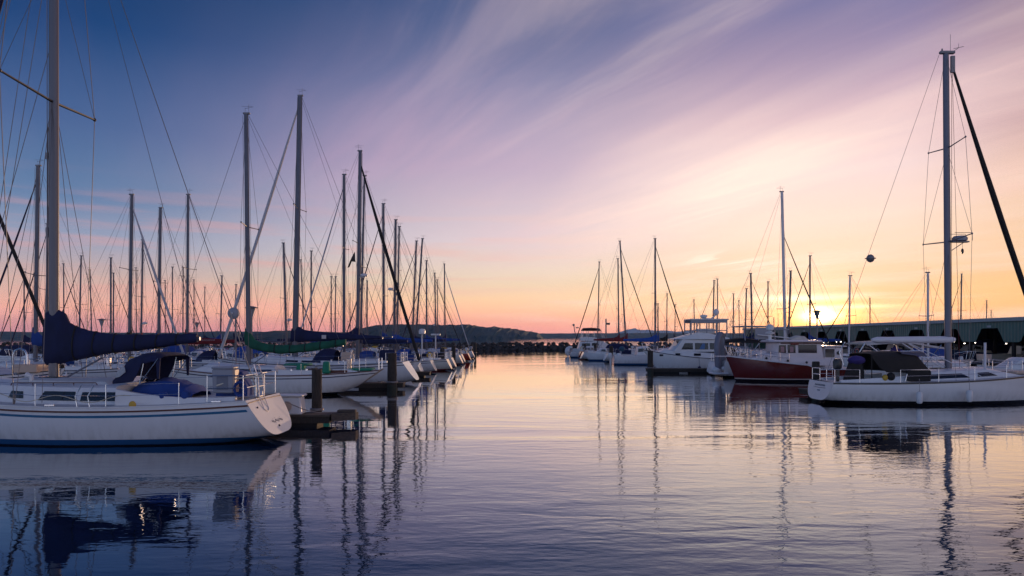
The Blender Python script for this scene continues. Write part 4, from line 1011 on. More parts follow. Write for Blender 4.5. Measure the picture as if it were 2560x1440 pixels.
# ------------------------------------------------------------------ the other sailing boats
# top_x, top_y, foot_x, distance, bow sign, length, options, label
CV = {'n': M_navy, 'b': M_blue, 'r': M_red, 'k': M_black, 'g': M_green, 'y': M_royal, None: None}
JB = {'w': M_jibw, 'k': M_black, 'd': M_navy, None: None}
T = [
 (901, 378, 893, 52.2, 1, 11.6, dict(c='n', j='k', jr=.12, r=4.7, dd='n', mr=(.17, .12), bz=3.05, sp=(.56,)), 'white sloop with thick black furled jib sloping right'),
 (860, 437, 860, 56.7, -1, 10.6, dict(c=None, j='w', jr=.06, dd='b', mr=(.15, .1), bz=3.1, h=1, sp=(.6,)), 'sloop with white mast and thin furled jib, between the navy covered and flag-flying masts'),
 (911, 440, 901, 61.2, -1, 11, dict(c='n', j=None, r=None, mr=(.12, .09), h=0), 'sloop with slim mast rising close behind the mast carrying the radar'),
 (958, 510, 960, 65.0, -1, 10.4, dict(c='b', j='d', dd='y', mr=(.15, .1), h=2, sp=(.4, .68)), 'white sloop with royal blue canvas, right of the radar mast'),
 (989, 550, 985, 69.6, -1, 10.2, dict(c='y', j=None, r=4.9, mr=(.15, .1), h=0, sp=(.52,)), 'sloop with radar high on its mast, left mast of a close pair'),
 (998, 567, 992, 74.1, -1, 10, dict(c='y', j=None, ball=1, mr=(.12, .09), h=1, sp=(.66,)), 'sloop with round ball on its mast, right mast of a close pair'),
 (1041, 603, 1029, 79.5, -1, 9.6, dict(c='n', j='d', mr=(.13, .09), h=2), 'left-hand of two masts raked right together near the end of the left row'),
 (1056, 597, 1037, 84.2, -1, 10, dict(c='n', j=None, mr=(.14, .09), h=0), 'right-hand of two masts raked right together near the end of the left row'),
 (1066, 652, 1067, 90.3, -1, 9.4, dict(c='b', j='d', mr=(.13, .09), h=3), 'white sloop with blue canvas and straight mast standing alone before the hill'),
 (1087, 683, 1090, 97, 1, 9.4, dict(c=None, j='k', mr=(.12, .09), h=1, sp=(.62,)), 'sloop with short mast and dark furled jib sloping right'),
 (1093, 700, 1094, 103.5, -1, 9, dict(c='b', j=None, r=1.9, mr=(.09, .07), h=0), 'sloop with slim mast tucked behind the short mast near the row end'),
 (1111, 660, 1113, 112, 1, 9.8, dict(c='n', j='w', jr=.07, mr=(.13, .09), h=1), 'last sloop of the left row, with white furled jib sloping right to the breakwater'),
 # across the left main dock
 (709, 608, 717, 75, 1, 9.4, dict(c=None, j='d', r=1.9, mr=(.15, .1), h=1), 'sloop whose dark mast stands alone between the green and navy covers'),
 (778, 628, 778, 80.5, -1, 9.4, dict(c='b', j=None, mr=(.12, .09), h=0, sp=(.45,)), 'sloop whose pale mast stands just right of the navy covered mast'),
 (752, 650, 762, 86, 1, 9, dict(c='n', j=None, mr=(.09, .07), h=1), 'slim leaning mast sloop close behind the navy covered mast'),
 (828, 692, 828, 92, -1, 8.6, dict(c='b', j=None, mr=(.1, .07), h=2), 'left-hand of two short thin masts left of the white-masted sloop'),
 (839, 692, 838, 97.5, -1, 8.6, dict(c='n', j='d', mr=(.1, .07), h=0), 'right-hand of two short thin masts left of the white-masted sloop'),
 (875, 735, 875, 104, 1, 8, dict(c=None, j=None, mr=(.08, .06), h=0), 'tiny distant mast sloop left of the flag-flying mast'),
 (918, 702, 917, 112, 1, 8.8, dict(c='n', j='d', mr=(.15, .1), h=1), 'sloop with short dark mast and a lantern, right of the radar mast'),
 (470, 487, 468, 58, -1, 10.8, dict(c='r', j=None, dd='n', mr=(.15, .1), h=1, letters=1, sp=(.55,)), 'tall masted sloop with lettered dark red boom cover'),
 (401, 520, 396, 63, -1, 10.6, dict(c='b', j=None, mr=(.18, .12), h=0, sp=(.5,)), 'tall sloop with stout dark mast between the white-jib sloop and the red-covered sloop'),
 (330, 487, 323, 52, 1, 10.6, dict(c='k', j='w', jr=.09, mr=(.17, .12), h=1, sp=(.55,)), 'sloop with black cover and white furled jib sloping right behind the navy boom'),
 (95, 415, 88, 46, -1, 10.8, dict(c='b', j='d', jr=.06, mr=(.18, .12), h=0, sp=(.45,)), 'tall sloop with dark mast just left of the nearest mast'),
 (357, 600, 352, 78, 1, 10, dict(c='r', j='d', r=1.6, mr=(.15, .1), h=1, sp=(.5,)), 'sloop with short red cover and radar, right of the white-jib sloop'),
 (340, 670, 341, 96, 1, 8.8, dict(c='n', j=None, mr=(.09, .07), h=0), 'thin short mast sloop beside the red covered radar sloop'),
 (203, 640, 197, 84, -1, 9.8, dict(c='b', j='d', mr=(.14, .1), h=1, sp=(.5,)), 'mid-height sloop with dark furled jib sloping left, right of the nearest mast'),
 (277, 645, 277, 80, -1, 9.4, dict(c='k', j=None, mr=(.15, .1), h=0, sp=(.5,)), 'stout mast sloop, left one of a close pair above the navy boom'),
 (284, 683, 283, 91, 1, 9.2, dict(c='n', j='k', mr=(.13, .09), h=0, sp=(.4,)), 'shorter right mast of a close pair above the navy boom, dark jib'),
 (159, 660, 160, 89, 1, 9.2, dict(c=None, j='d', mr=(.11, .08), h=2), 'sloop with mast just right of the nearest big mast'),
 (225, 675, 230, 99, 1, 9.2, dict(c='b', j=None, mr=(.12, .08), h=0), 'leaning pale mast sloop behind the nearest backstay'),
 (60, 680, 61, 83, -1, 9, dict(c='n', j='d', mr=(.12, .09), h=0), 'short mast sloop at far left beyond the tall dark mast'),
 (118, 560, 116, 68, -1, 9.6, dict(c='n', j='d', mr=(.13, .09), h=1), 'sloop half hidden behind the left edge of the nearest mast'),
 (431, 668, 431, 88.5, -1, 9.2, dict(c='n', j=None, mr=(.1, .08), h=1), 'thin mast sloop left of the tall red-covered sloop'),
 (458, 670, 457, 94.5, 1, 9.2, dict(c='g', j='d', mr=(.11, .08), h=0, sp=(.45, .9)), 'thin mast sloop just left of the tall red-covered mast'),
 (413, 702, 413, 102.5, 1, 9, dict(c='b', j=None, mr=(.09, .07), h=0), 'short mast sloop right of the stout dark mast'),
 (485, 700, 485, 100, 1, 9, dict(c='b', j='d', mr=(.1, .07), h=2), 'short mast sloop just right of the red-covered mast'),
 (512, 718, 512, 108, -1, 8.8, dict(c='n', j=None, mr=(.09, .07), h=0), 'short mast sloop between two crossing stays over the red cover'),
 (555, 690, 550, 86, 1, 9, dict(c='b', j='d', mr=(.13, .09), h=1), 'sloop with mast standing left of the round dish'),
 (590, 712, 587, 92, -1, 8.6, dict(c='n', j=None, mr=(.1, .07), h=0), 'sloop with short mast directly behind the round dish'),
 # right hand rows
 (1955, 480, 1964, 58.4, 1, 10.6, dict(c=None, j='k', jr=.05, ff=.78, mr=(.14, .1), mm='w', h=1, sp=(.3,)), 'sloop with tall mauve mast rising behind the red cabin cruiser'),
 (1977, 678, 1970, 78.5, 1, 9, dict(c='k', j=None, mr=(.13, .09), h=1), 'leaning short mast sloop just right of the tall mauve mast'),
 (2025, 640, 2025, 83, -1, 9.6, dict(c='b', j='k', jr=.05, mr=(.14, .1), h=0), 'sloop whose mast crosses the bright sun glow'),
 (1877, 684, 1881, 85.5, 1, 9.4, dict(c='n', j='k', jr=.04, mr=(.15, .1), h=1), 'sloop with mast left of the tall mauve mast and jib sloping right'),
 (1866, 722, 1862, 95.3, -1, 8.8, dict(c='b', j=None, mr=(.13, .09), h=0), 'leaning dark mast sloop just left of the jib-carrying mast over the dark bimini'),
 (1920, 705, 1920, 90.5, -1, 9, dict(c='k', j='k', jr=.035, mr=(.11, .08), h=2), 'sloop with reddish mast between the white dome and the tall mauve mast'),
 (1834, 735, 1832, 106, 1, 8.6, dict(c=None, j=None, mr=(.11, .08), h=0), 'thin mast sloop behind the flybridge dome'),
 (1847, 752, 1850, 112, -1, 8.4, dict(c=None, j=None, mr=(.08, .06), h=0), 'thinnest leaning mast sloop right of the flybridge dome'),
 (1785, 702, 1782, 99, -1, 9.2, dict(c='b', j='k', jr=.04, mr=(.12, .09), h=0), 'left mast of the close pair above the flybridge roof'),
 (1794, 698, 1793, 105, 1, 9.2, dict(c='n', j=None, mr=(.1, .08), h=1), 'right mast of the close pair above the flybridge roof'),
 (1735, 750, 1736, 112, 1, 8.6, dict(c='b', j=None, mr=(.1, .07), h=0), 'short mast sloop above the left end of the flybridge roof'),
 (1668, 735, 1666, 110, 1, 8.8, dict(c='k', j=None, mr=(.1, .08), h=1), 'short mast sloop right of the blue covered ketch'),
 (1688, 762, 1687, 117, -1, 8.6, dict(c='n', j=None, mr=(.08, .06), h=0), 'shorter thin mast sloop crossed by the ketch furled jib'),
 (1638, 597, 1638, 88.5, 1, 10.8, dict(c='y', j='k', jr=.07, mr=(.15, .11), h=1, sp=(.52,), swoop=1), 'ketch with bright blue boom cover and dark furled jib sloping right'),
 (1645, 760, 1645, 93.5, 1, 8.4, dict(c='y', j=None, mr=(.1, .08), h=0, sp=(.5,)), 'short-masted boat close behind the bright blue covered mast'),
 (1550, 603, 1566, 97.5, 1, 10.6, dict(c='r', j='k', jr=.06, mr=(.14, .1), h=1, sp=(.33,), swoop=1), 'sloop with strongly raked dark mast and red boom cover'),
 (1545, 647, 1547, 104, 1, 10, dict(c='r', j=None, mr=(.13, .1), h=3, sp=(.45,)), 'straight mast sloop just left of the strongly raked mast'),
 (1498, 655, 1494, 111, -1, 9.8, dict(c=None, j='k', jr=.07, mr=(.11, .08), h=0), 'leftmost mast of the right row, with jib sloping left'),
 (2125, 690, 2122, 67, -1, 9, dict(c=None, j='k', jr=.045, ff=.8, mr=(.1, .08), mm='w', h=1), 'sloop with pink-lit mast in front of the covered moorage, left of the white boom'),
 (2320, 682, 2320, 57, 1, 9.2, dict(c=None, j=None, mr=(.11, .08), mm='w', h=1), 'sloop with pale mast against the green shed, left of the nearest right mast'),
 (2175, 745, 2175, 150, 1, 9, dict(c=None, j=None, mr=(.16, .12), h=0), 'mast rising from behind the shed roof, right of the sun'),
 (2404, 685, 2401, 125, -1, 10, dict(c=None, j='k', jr=.05, mr=(.18, .13), h=0), 'mast rising from behind the shed roof, just right of the nearest right mast'),
 (2467, 752, 2465, 140, 1, 9, dict(c=None, j=None, mr=(.14, .1), h=0), 'short mast rising behind the shed roof near the right edge'),
 (2478, 777, 2477, 152, -1, 8, dict(c=None, j=None, mr=(.09, .07), h=0), 'stub of a tiny mast just above the shed roof near the right edge'),
]
HM = [M_hull, M_hull2, M_hull3, M_hullred2]
for (tx, ty, fx, d, sg, L, o, lb) in T:
    M = WZ(ty, d); Xm = WX(fx, d); lod = 1 if d < 66 else 0
    B_w = L*.15
    far_ = d > 66
    r_, hl = sailboat((Xm, d, 0), sg, M, L=L, mastpos=.58, lean=(tx-fx)*d/F, B=B_w, hullm=HM[o.get('h', 0)], covermat=CV[o.get('c')], jib=JB[o.get('j')], jibr=o.get('jr', .05)*1.05,
        dodger=CV[o.get('dd')], lod=lod, label=lb, boomz=o.get('bz', 2.7), fbd=(1.1, 1.0, 1.35), rake=.45, spreaders=o.get('sp', (.5,)),
        mastr=tuple(k*.86 for k in o.get('mr', (.12, .09))), radar=o.get('r'), forestay_frac=o.get('ff', .97), mastm=M_mastwhite if o.get('mm') else None)
    if o.get('ball'):
        m = MB(); m.sphere((.1, 0, WZ(735, d)), .2, n=8); m.build('radar_reflector', M_maststeel, r_)
    if o.get('letters'):
        m = MB()
        for k in range(7): x = -1.3-.17*k; m.tube([(x, .2, 2.86), (x-.05, .2, 3.0), (x-.1, .2, 2.88)], .014, 4)
        for k in range(3): x = -3.0-.12*k; m.tube([(x, .18, 2.86), (x, .18, 2.98)], .014, 4)
        m.build('pale_lettering', M_whitemark, r_)
# neighbour across the main dock, bow towards the fairway: mast outside the frame
N_, hN = sailboat((-27.2, 33, 0), 1, 15.5, L=12.4, mastpos=.55, B=1.9, hullm=M_hull2, covermat=M_black, jib=M_black, jibr=.085, dodger=M_black, lod=1, label='left edge sloop with black furled jib crossing the tall dark mast', fbd=(1.2, 1.15, 1.6), mastr=(.15, .1))
for x in (1.95, 3.35):
    m = MB(); m.tube([(x, -.4, 1.4), (x+.02, -.4, 2.3), (x+.12, -.4, 2.5), (x+.35, -.4, 2.6), (x+.58, -.4, 2.5), (x+.68, -.4, 2.3), (x+.7, -.4, 1.4)], .045, 7); m.build('mast_guard_rail', M_chrome, N_)
m = MB(); m.box(3.6, 4.7, -.7, .3, 1.45, 1.85, bev=.03); m.build('deck_locker', M_beige, N_)
# flag under the spreader of the black-jib sloop
fl = empty('flag', (WX(884, 52.2), 52.1, WZ(640, 52.2)), 0, 'dark pointed flag hanging below a spreader left of the radar mast', 'flag')
m = MB(); n = 8
for k in range(1):
    a = [(.12, .25), (.16, -1.2), (-.12, -1.15), (-.2, -1.5), (-.3, -1.95), (-.45, -2.0), (-.28, -1.2), (-.1, -.5)]
    m.loft([[(x, .03*sin(z*3)-.012, z*.55+.2) for x, z in a], [(x, .03*sin(z*3)+.012, z*.55+.2) for x, z in a]])
m.build('flag_cloth', M_black, fl)
# white stern posts with antennas near the end of the left row
def stern_post(px, py0, py1, d, label, kind):
    root = empty('antenna_post', (WX(px, d), d, WZ(py1, d)), 0, label, 'antenna post', 'white antenna posts on the sterns')
    h = WZ(py0, d)-WZ(py1, d)
    m = MB(); m.tube([(0, 0, 0), (0, 0, h)], .07, 8); m.build('post', M_plastic, root)
    m = MB()
    if kind: m.box(-.5, .5, -.2, .2, h-.02, h+.16, bev=.03)
    else: m.lathe(0, 0, [(.12, h-.3), (.3, h-.25), (.32, h+.05), (.25, h+.2), (.05, h+.24)], 12)
    m.build('antenna_head', M_plastic, root)
stern_post(1055, 828, 885, 64.6, 'white stern post with round antenna head near the end of the left row', 0)
stern_post(1089, 838, 890, 74.1, 'white stern post with flat bar antenna near the end of the left row', 1)
# far-left and mid-left small motor boats filling the inner basin
def motorboat(loc, sg, L, B, label, canopy=None, lod=0, hm=None, group='small motor boats in the basin', outb=True, high=1.0):
    root = empty('motor_boat', loc, 0 if sg > 0 else pi, label, 'motor boat', group)
    hl = Hull(-L/2, L/2, B, .85*high, .9*high, 1.25*high, ts=.9, rake=.05, ob=.8, zbs=-.1, draft=.3, full=.45)
    hl.mesh(16, 7).build('hull', hm or M_hull, root); hl.transom(7).build('transom', hm or M_hull, root, smooth=False); hl.deck(12).build('deck', M_deck, root)
    w0 = lambda x: min(hl.bw(x)*.78, B*.72); z0 = lambda x: hl.sh(x)
    MB().loft(house_rings(-L*.08, L*.3, w0, z0, .75*high, slope_f=1.1, slope_a=.05, tumble=.15, n=14)).build('cabin', M_cabin, root)
    for w in side_windows([(-L*.06, L*.06, .42, .82, .04, 0), (L*.08, L*.18, .42, .82, .03, -.2)], w0, z0, .75*high, .15): w.build('window', M_glass, root, smooth=False)
    if canopy:
        D = MB(); D.loft([arch(x, B*.68, hl.sh(x), hl.sh(x)+z*high) for x, z in ((-L*.36, 1.2), (-L*.3, 1.45), (-L*.1, 1.5), (L*.02, 1.3), (L*.07, .8))], closed=False, caps=False)
        D.build('canopy', canopy, root)
    if outb:
        m = MB(); m.loft([[(-L/2-.35+.22*k*cos(a), .17*k*sin(a), z) for a in [2*pi*j/8 for j in range(8)]] for z, k in ((.75, .6), (.85, 1), (1.25, 1.05), (1.38, .6))]); m.box(-L/2-.42, -L/2-.22, -.07, .07, -.2, .8); m.build('outboard', M_plastic, root)
    m = MB(); rail(m, hl, L*.05, L*.42, h=.5, n=3, r=.018, wr=.012); m.build('bow_rail', M_chrome, root)
    return root, hl
MBS = [(-33.5, 71, 1, 7, 'white motor boat under the red lettered boom cover', 'b'), (-27, 68, -1, 6.6, 'small white motor boat with blue canopy left of the green cover', 'y'),
       (-26, 100, 1, 7, 'distant motor boat behind the green boom cover', 'n'), (-47, 73, 1, 7.5, 'white motor boat seen above the navy dodger', 'b'),
       (-38, 95, -1, 7, 'distant white motor boat below the round dish', None), (-33, 107, 1, 7, 'distant motor boat with dark canopy beyond the green cover', 'k'),
       (-56, 76, -1, 8, 'white motor boat seen left of the navy dodger', 'n'), (-40, 112, 1, 7, 'far white motor boat near the inner breakwater', None)]
for x, y, sg, L, lb, cc in MBS: motorboat((x, y, 0), sg, L, 1.35, lb, canopy=CV[cc])
MBR = [(27.5-4.2, 73, 1, 7.5, 'motor boat half hidden behind the red cabin cruiser', 'k'), (36, 47, -1, 8, 'dark canopied motor boat in front of the shed openings', 'k'),
       (40, 74, 1, 7, 'white motor boat seen under the white boom', None), (38, 64, -1, 7.5, 'small motor boat moored before the green shed', 'b')]
for x, y, sg, L, lb, cc in MBR: motorboat((x, y, 0), sg, L, 1.35, lb, canopy=CV[cc])

# ------------------------------------------------------------------ cruisers on the right
def prism_house(x0, x1, w, z0, z1, xt0, xt1, wt, bev=.08):
    b = bev
    def ring(xa, xb, w_, z, e): return [(xa+e, -w_+.0, z), (xb-e-.1, -w_, z), (xb, -w_+e+.2, z), (xb, w_-e-.2, z), (xb-e-.1, w_, z), (xa+e, w_, z), (xa, w_-e, z), (xa, -w_+e, z)]
    mb = MB(); mb.loft([ring(x0, x1, w, z0, .05), ring(xt0, xt1, wt, z1-b, .05), ring(xt0+b, xt1-b, wt-b, z1, .05)]); return mb
def panes(root, spec, yf, m=M_glass, name='window', sides=(1, -1), th=.02):
    for poly in spec:
        for sd in sides:
            mb = MB(); mb.loft([[(x, sd*(yf(z)-.02), z) for x, z in poly], [(x, sd*(yf(z)+th), z) for x, z in poly]]); mb.build(name, m, root, smooth=False)
def rect(xa, xb, za, zb, s=0, s2=None): s2 = s if s2 is None else s2; return [(xa, za), (xb, za), (xb+s2, zb), (xa+s, zb)]
# G: white flybridge cruiser, bow left
G = empty('motor_cruiser', (17.0, 66, 0), pi, 'white flybridge cruiser with hardtop behind a finger dock, bow to the left', 'motor cruiser', 'motor cruisers in the right row')
hG = Hull(-4.0, 4.4, 1.75, 1.15, 1.35, 2.0, ts=.9, rake=.1, ob=1.5, zbs=-.2, draft=.4, full=.5, bowpow=2.2)
hG.mesh(26, 10).build('hull', M_hull2, G); hG.transom(10).build('transom', M_hull2, G, smooth=False); hG.deck(20).build('deck', M_deck, G)
hG.band(-.02, .06, .03).build('rub_rail', M_navy, G)
wG = lambda x: min(hG.bw(x)*.86, 1.5)
MB().loft(house_rings(-3.2, 3.0, wG, lambda x: 1.2+.07*x, .62, slope_f=.5, slope_a=.1, tumble=.03, n=18)).build('cabin_base', M_cabin, G)
prism_house(-3.2, 1.8, 1.35, 1.8, 3.0, -3.3, .95, 1.22).build('saloon', M_cabin, G)
yG = lambda z: 1.35-(z-1.8)/1.2*.13
panes(G, [rect(-.15, .95, 2.02, 2.62, 0, -.35), rect(-1.6, -.35, 2.02, 2.62), rect(-3.1, -1.75, 2.02, 2.62)], yG)
panes(G, [rect(-1.25, -.75, 2.04, 2.58, -.05, -.3)], lambda z: yG(z)+.022, mat('blue_curtain', (.03, .12, .3, 1), .4), 'curtain', sides=(1,))
m = MB(); m.loft([[(1.55, -1.0, 2.0), (1.55, 1.0, 2.0), (1.12, .95, 2.75), (1.12, -.95, 2.75)], [(1.58, -1.0, 2.0), (1.58, 1.0, 2.0), (1.15, .95, 2.75), (1.15, -.95, 2.75)]]); m.build('windscreen', M_glass, G)
m = MB(); rr = []
for x, hw, z1 in ((-3.6, 1.3, 3.12), (-1.6, 1.35, 3.55), (-.6, 1.3, 3.6), (.3, 1.2, 3.35), (1.2, 1.0, 3.1), (1.75, .8, 3.02)): rr.append([(x, -hw-.1, 2.98), (x, -hw, z1), (x, hw, z1), (x, hw+.1, 2.98)])
m.loft(rr); m.build('flybridge', M_cabin, G)
m = MB(); m.box(-3.6, .05, -1.3, 1.3, 4.82, 4.93, bev=.03); m.build('hardtop', M_cabin, G)
m = MB()
for x in (0, -.55, -1.5, -2.4, -3.4):
    for sd in (1, -1): m.box(x-.05, x+.05, sd*1.2-.04, sd*1.2+.04, 3.2, 4.83)
for sd in (1, -1): m.box(-3.4, 0, sd*1.2-.03, sd*1.2+.03, 3.78, 3.86); m.box(-3.4, 0, sd*1.2-.03, sd*1.2+.03, 4.55, 4.83)
m.build('hardtop_frame', M_grey, G)
m = MB(); m.box(-2.4, -1.0, -.9, .9, 3.5, 4.0, bev=.1); m.build('bridge_seat', M_cabin, G)
m = MB(); m.tube([(-2.2, 0, 4.9), (-2.5, 0, 5.15), (-2.75, 0, 5.35)], .06, 6); m.sphere((-2.75, 0, 5.6), .28, .28, .32, n=12); m.build('satellite_dome', M_plastic, G)
m = MB(); m.lathe(-1.55, 0, [(.1, 4.92), (.3, 5.12), (.34, 5.16), (.34, 5.3), (.1, 5.36)], 12); m.tube([(-1.55, 0, 5.0), (-2.3, 0, 4.95)], .05, 5); m.build('radar_dome', M_plastic, G)
panes(G, [rect(1.1, 1.55, 1.48, 1.66), rect(-.85, -.2, 1.42, 1.64)], lambda z: 1.5, name='porthole')
panes(G, [[(2.5, 1.38), (2.95, 1.38), (2.95, 1.55), (2.5, 1.55)]], lambda z: hG.bw(2.75)-.1, name='porthole', sides=(1,), th=.14)
pulpit(hG, h=.55, r=.02).build('pulpit', M_chrome, G)
m = MB(); m.sphere((-.6, hG.bw(-.6)+.14, .3), .16, n=8); m.tube([(-.6, hG.bw(-.6)+.05, 1.3), (-.6, hG.bw(-.6)+.14, .4)], .014, 4); m.build('round_fender', M_navy, G)
# inflatable stowed on edge at the stern
I = empty('inflatable_dinghy', (16.35, 53.6, 0), 0, 'grey inflatable dinghy stood upright left of the red cabin cruiser bow', 'dinghy')
ti = MB()
P = [(-.32, -.5, .55), (-.42, -.55, 1.6), (-.44, -.5, 2.5), (-.3, -.4, 3.1), (-.05, -.1, 3.38), (.1, .1, 3.38), (.3, .35, 3.1), (.36, .4, 2.2), (.36, .4, .55)]
ti.tube([(p[0]*.9, p[1], p[2]) for p in P], .24, 12); ti.build('inflated_tube', M_hypalon, I)
fl2 = MB(); fl2.poly([(p[0]*.9, p[2]) for p in P], 1, -.1, .02); fl2.build('dinghy_floor', mat('grey_floor', (.2, .2, .23, 1), .6), I)
m = MB(); m.box(-.75, .45, -.9, .7, .25, .42, bev=.08); m.sphere((-.4, -.4, .62), .38, .4, .3, n=12); m.sphere((.1, -.5, .72), .28, .25, .18, n=10); m.build('swim_platform', M_plastic, I)
m = MB(); m.sphere((.35, -.75, 2.55), .15, n=8); m.tube([(.35, -.75, 2.5), (.4, -.6, 1.0)], .05, 6); m.build('small_outboard', M_darkplastic, I)

# F: oxblood cabin cruiser, bow left
Fb = empty('motor_cruiser', (19.6, 49.2, 0), pi, 'dark red hulled cabin cruiser with cream pilothouse, bow to the left', 'motor cruiser', 'motor cruisers in the right row')
class HullF(Hull):
    def sheer(s, t):
        x = s.xs+t*s.L
        if x > -.9: return 1.28+.58*((x+.9)/5.1)**1.1
        if x > -1.9: return .95+.33*(sin(pi*(x+1.4))+1)/2
        return .95
hF = HullF(-4.6, 4.2, 1.55, .95, 1.3, 1.86, ts=.92, rake=.05, ob=.75, zbs=-.2, draft=.45, full=.45, bowpow=2.3)
hF.mesh(44, 12).build('hull', M_hullred, Fb); hF.transom(12).build('transom', M_hullred, Fb, smooth=False); hF.deck(30).build('deck', M_deck, Fb)
hF.band(-.05, .09, .035, nt=44).build('rub_rail', M_mastwhite, Fb)
M_cream2 = mat('cream_gelcoat', (.64, .56, .55, 1), .4, var=.06)
wF = lambda x: min(hF.bw(x)*.84, 1.3)
MB().loft(house_rings(-3.6, 2.6, wF, lambda x: hF.sh(x)-.02 if x > -.9 else 1.2, .5, slope_f=1.1, slope_a=.05, tumble=.03, n=24)).build('cabin_base', M_cream2, Fb)
prism_house(-2.35, 1.05, 1.22, 1.6, 2.82, -2.2, .95, 1.14).build('pilothouse', M_cream2, Fb)
m = MB(); m.box(-2.3, 1.3, -1.28, 1.28, 2.80, 2.96, bev=.05, taper=.08); m.build('pilothouse_roof', M_cream2, Fb)
m = MB(); m.box(-2.3, .7, 1.235, 1.26, 2.7, 2.78, bev=.01); m.box(-2.3, .7, -1.26, -1.235, 2.7, 2.78, bev=.01); m.build('window_trim', M_teak, Fb)
yF = lambda z: 1.22-(z-1.6)/1.2*.08
panes(Fb, [rect(-1.85, -.55, 2.05, 2.64, 0, 0), rect(-.35, .2, 2.05, 2.62), rect(.32, .85, 2.05, 2.6, 0, -.04)], yF, mat('lilac_tinted_glass', (.03, .022, .026, 1), .1))
panes(Fb, [rect(-.2, .05, 2.1, 2.5), rect(.45, .7, 2.1, 2.5)], lambda z: yF(z)+.022, mat('pink_curtain', (.35, .2, .2, 1), .8), 'curtain', sides=(1,))
prism_house(-3.75, -2.3, 1.2, .95, 2.48, -3.7, -2.3, 1.14).build('aft_cabin', M_cream2, Fb)
m = MB(); m.box(-3.95, -2.2, -1.25, 1.25, 2.46, 2.56, bev=.03); m.build('aft_roof', M_cream2, Fb)
panes(Fb, [[(-3.05, 1.75), (-2.5, 1.75), (-2.45, 1.82), (-2.45, 2.28), (-2.5, 2.34), (-3.05, 2.34), (-3.1, 2.28), (-3.1, 1.82)]], lambda z: 1.2-(z-.95)*.04, mat('lilac_tinted_glass', (.03, .022, .026, 1), .1))
m = MB(); rr = [[(-3.38+r*cos(a), y, 2.05+r*sin(a)) for a in [2*pi*k/14 for k in range(14)]] for r, y in ((.13, 1.17), (.13, 1.2), (.09, 1.21))]; m.loft(rr); m.build('porthole', M_darkplastic, Fb)
m = MB(); m.box(-.55, .0, 1.16, 1.28, 2.62, 2.78, bev=.02); m.build('red_side_light', mat('dark_red_board', (.15, .02, .015, 1), .5), Fb)
m = MB(); m.lathe(1.0, .0, [(.3, 2.95), (.3, 3.0), (.12, 3.02), (.12, 3.35), (.3, 3.4), (.33, 3.5), (.15, 3.56), (.1, 3.6), (.26, 3.7), (.27, 3.9), (.18, 4.05), (.03, 4.1)], 12); m.build('radar_tower', M_plastic, Fb)
m = MB(); m.tube([(.7, 0, 2.9), (.72, 0, 4.6)], .035, 6); m.tube([(.7, 0, 3.6), (.35, 0, 4.1)], .02, 5); m.tube([(.45, .1, 3.0), (.4, .1, 4.9)], .012, 4); m.build('antenna', M_maststeel, Fb)
m = MB(); m.loft([arch(x, .4, 2.95, 2.95+z) for x, z in ((-1.6, .05), (-1.4, .28), (-.9, .34), (-.5, .2), (-.35, .04))], closed=False, caps=False); m.build('roof_dinghy', M_cream, Fb)
m = MB(); rail(m, hF, .2, 3.9, h=.62, n=6, r=.018, wr=.014); rail(m, hF, 1.8, 3.9, h=.3, n=4, r=.014, wr=.01); m.build('bow_rail', M_chrome, Fb)
pulpit(hF, h=.62, r=.02).build('pulpit', M_chrome, Fb)
m = MB(); m.box(3.9, 4.9, -.2, .2, 1.74, 1.82, bev=.02); m.build('bow_plank', M_cream2, Fb)
m = MB()
for x in (.3, 1.7, -1.0): m.sphere((x, hF.bw(x)-.05, hF.sh(x)+.12), .09, n=8)
m.build('cleat', M_darkplastic, Fb)
m = MB(); m.loft([[(1.55, -.6, 1.9), (1.55, .6, 1.9), (1.45, .6, 2.2), (1.45, -.6, 2.2)], [(2.2, -.5, 1.88), (2.2, .5, 1.88), (2.0, .5, 2.1), (2.0, -.5, 2.1)]]); m.build('foredeck_hatch', M_cream2, Fb)

# K: hardtop cruiser behind F, stern left with the inflatable on its swim platform
K = empty('motor_cruiser', (20.9, 54.2, 0), 0, 'white cruiser with grey bridge roof and black bimini behind the red hull', 'motor cruiser', 'motor cruisers in the right row')
hK = Hull(-4.4, 5.0, 1.55, 1.3, 1.4, 2.0, ts=.9, rake=.1, ob=1.2, zbs=-.2, draft=.4, full=.5)
hK.mesh(24, 9).build('hull', M_hull2, K); hK.transom(9).build('transom', M_hull2, K, smooth=False); hK.deck(18).build('deck', M_deck, K)
wK = lambda x: min(hK.bw(x)*.8, 1.3)
MB().loft(house_rings(-1.2, 3.9, wK, lambda x: hK.sh(x), .75, slope_f=2.0, slope_a=.1, tumble=.12, n=18)).build('cabin', M_cabin, K)
for w in side_windows([(-.6, .8, .3, .75, .1, -.1), (1.0, 2.0, .3, .7, .05, -.3)], wK, lambda x: hK.sh(x), .75, .12): w.build('window', M_glass, K, smooth=False)
m = MB(); m.loft([arch(x, 1.3*k, 2.72, 2.72+z) for x, z, k in ((-4.1, .06, .4), (-3.7, .3, .8), (-2.9, .38, 1), (-1.9, .3, 1), (-1.2, .1, .8))], closed=False, caps=False); m.build('bimini', M_black, K)
m = MB()
for x in (-3.8, -2.8, -1.6):
    for sd in (1, -1): m.tube([(-2.7, sd*1.2, 1.35), (x, sd*1.15, 2.8)], .022, 5)
m.build('bimini_frame', M_chrome, K)
m = MB(); m.box(-3.1, -.9, -1.3, 1.3, 3.96, 4.05, bev=.03); m.box(-1.0, .6, -1.3, 1.3, 3.72, 3.8, bev=.02); m.build('bridge_roof', M_grey, K)
m = MB()
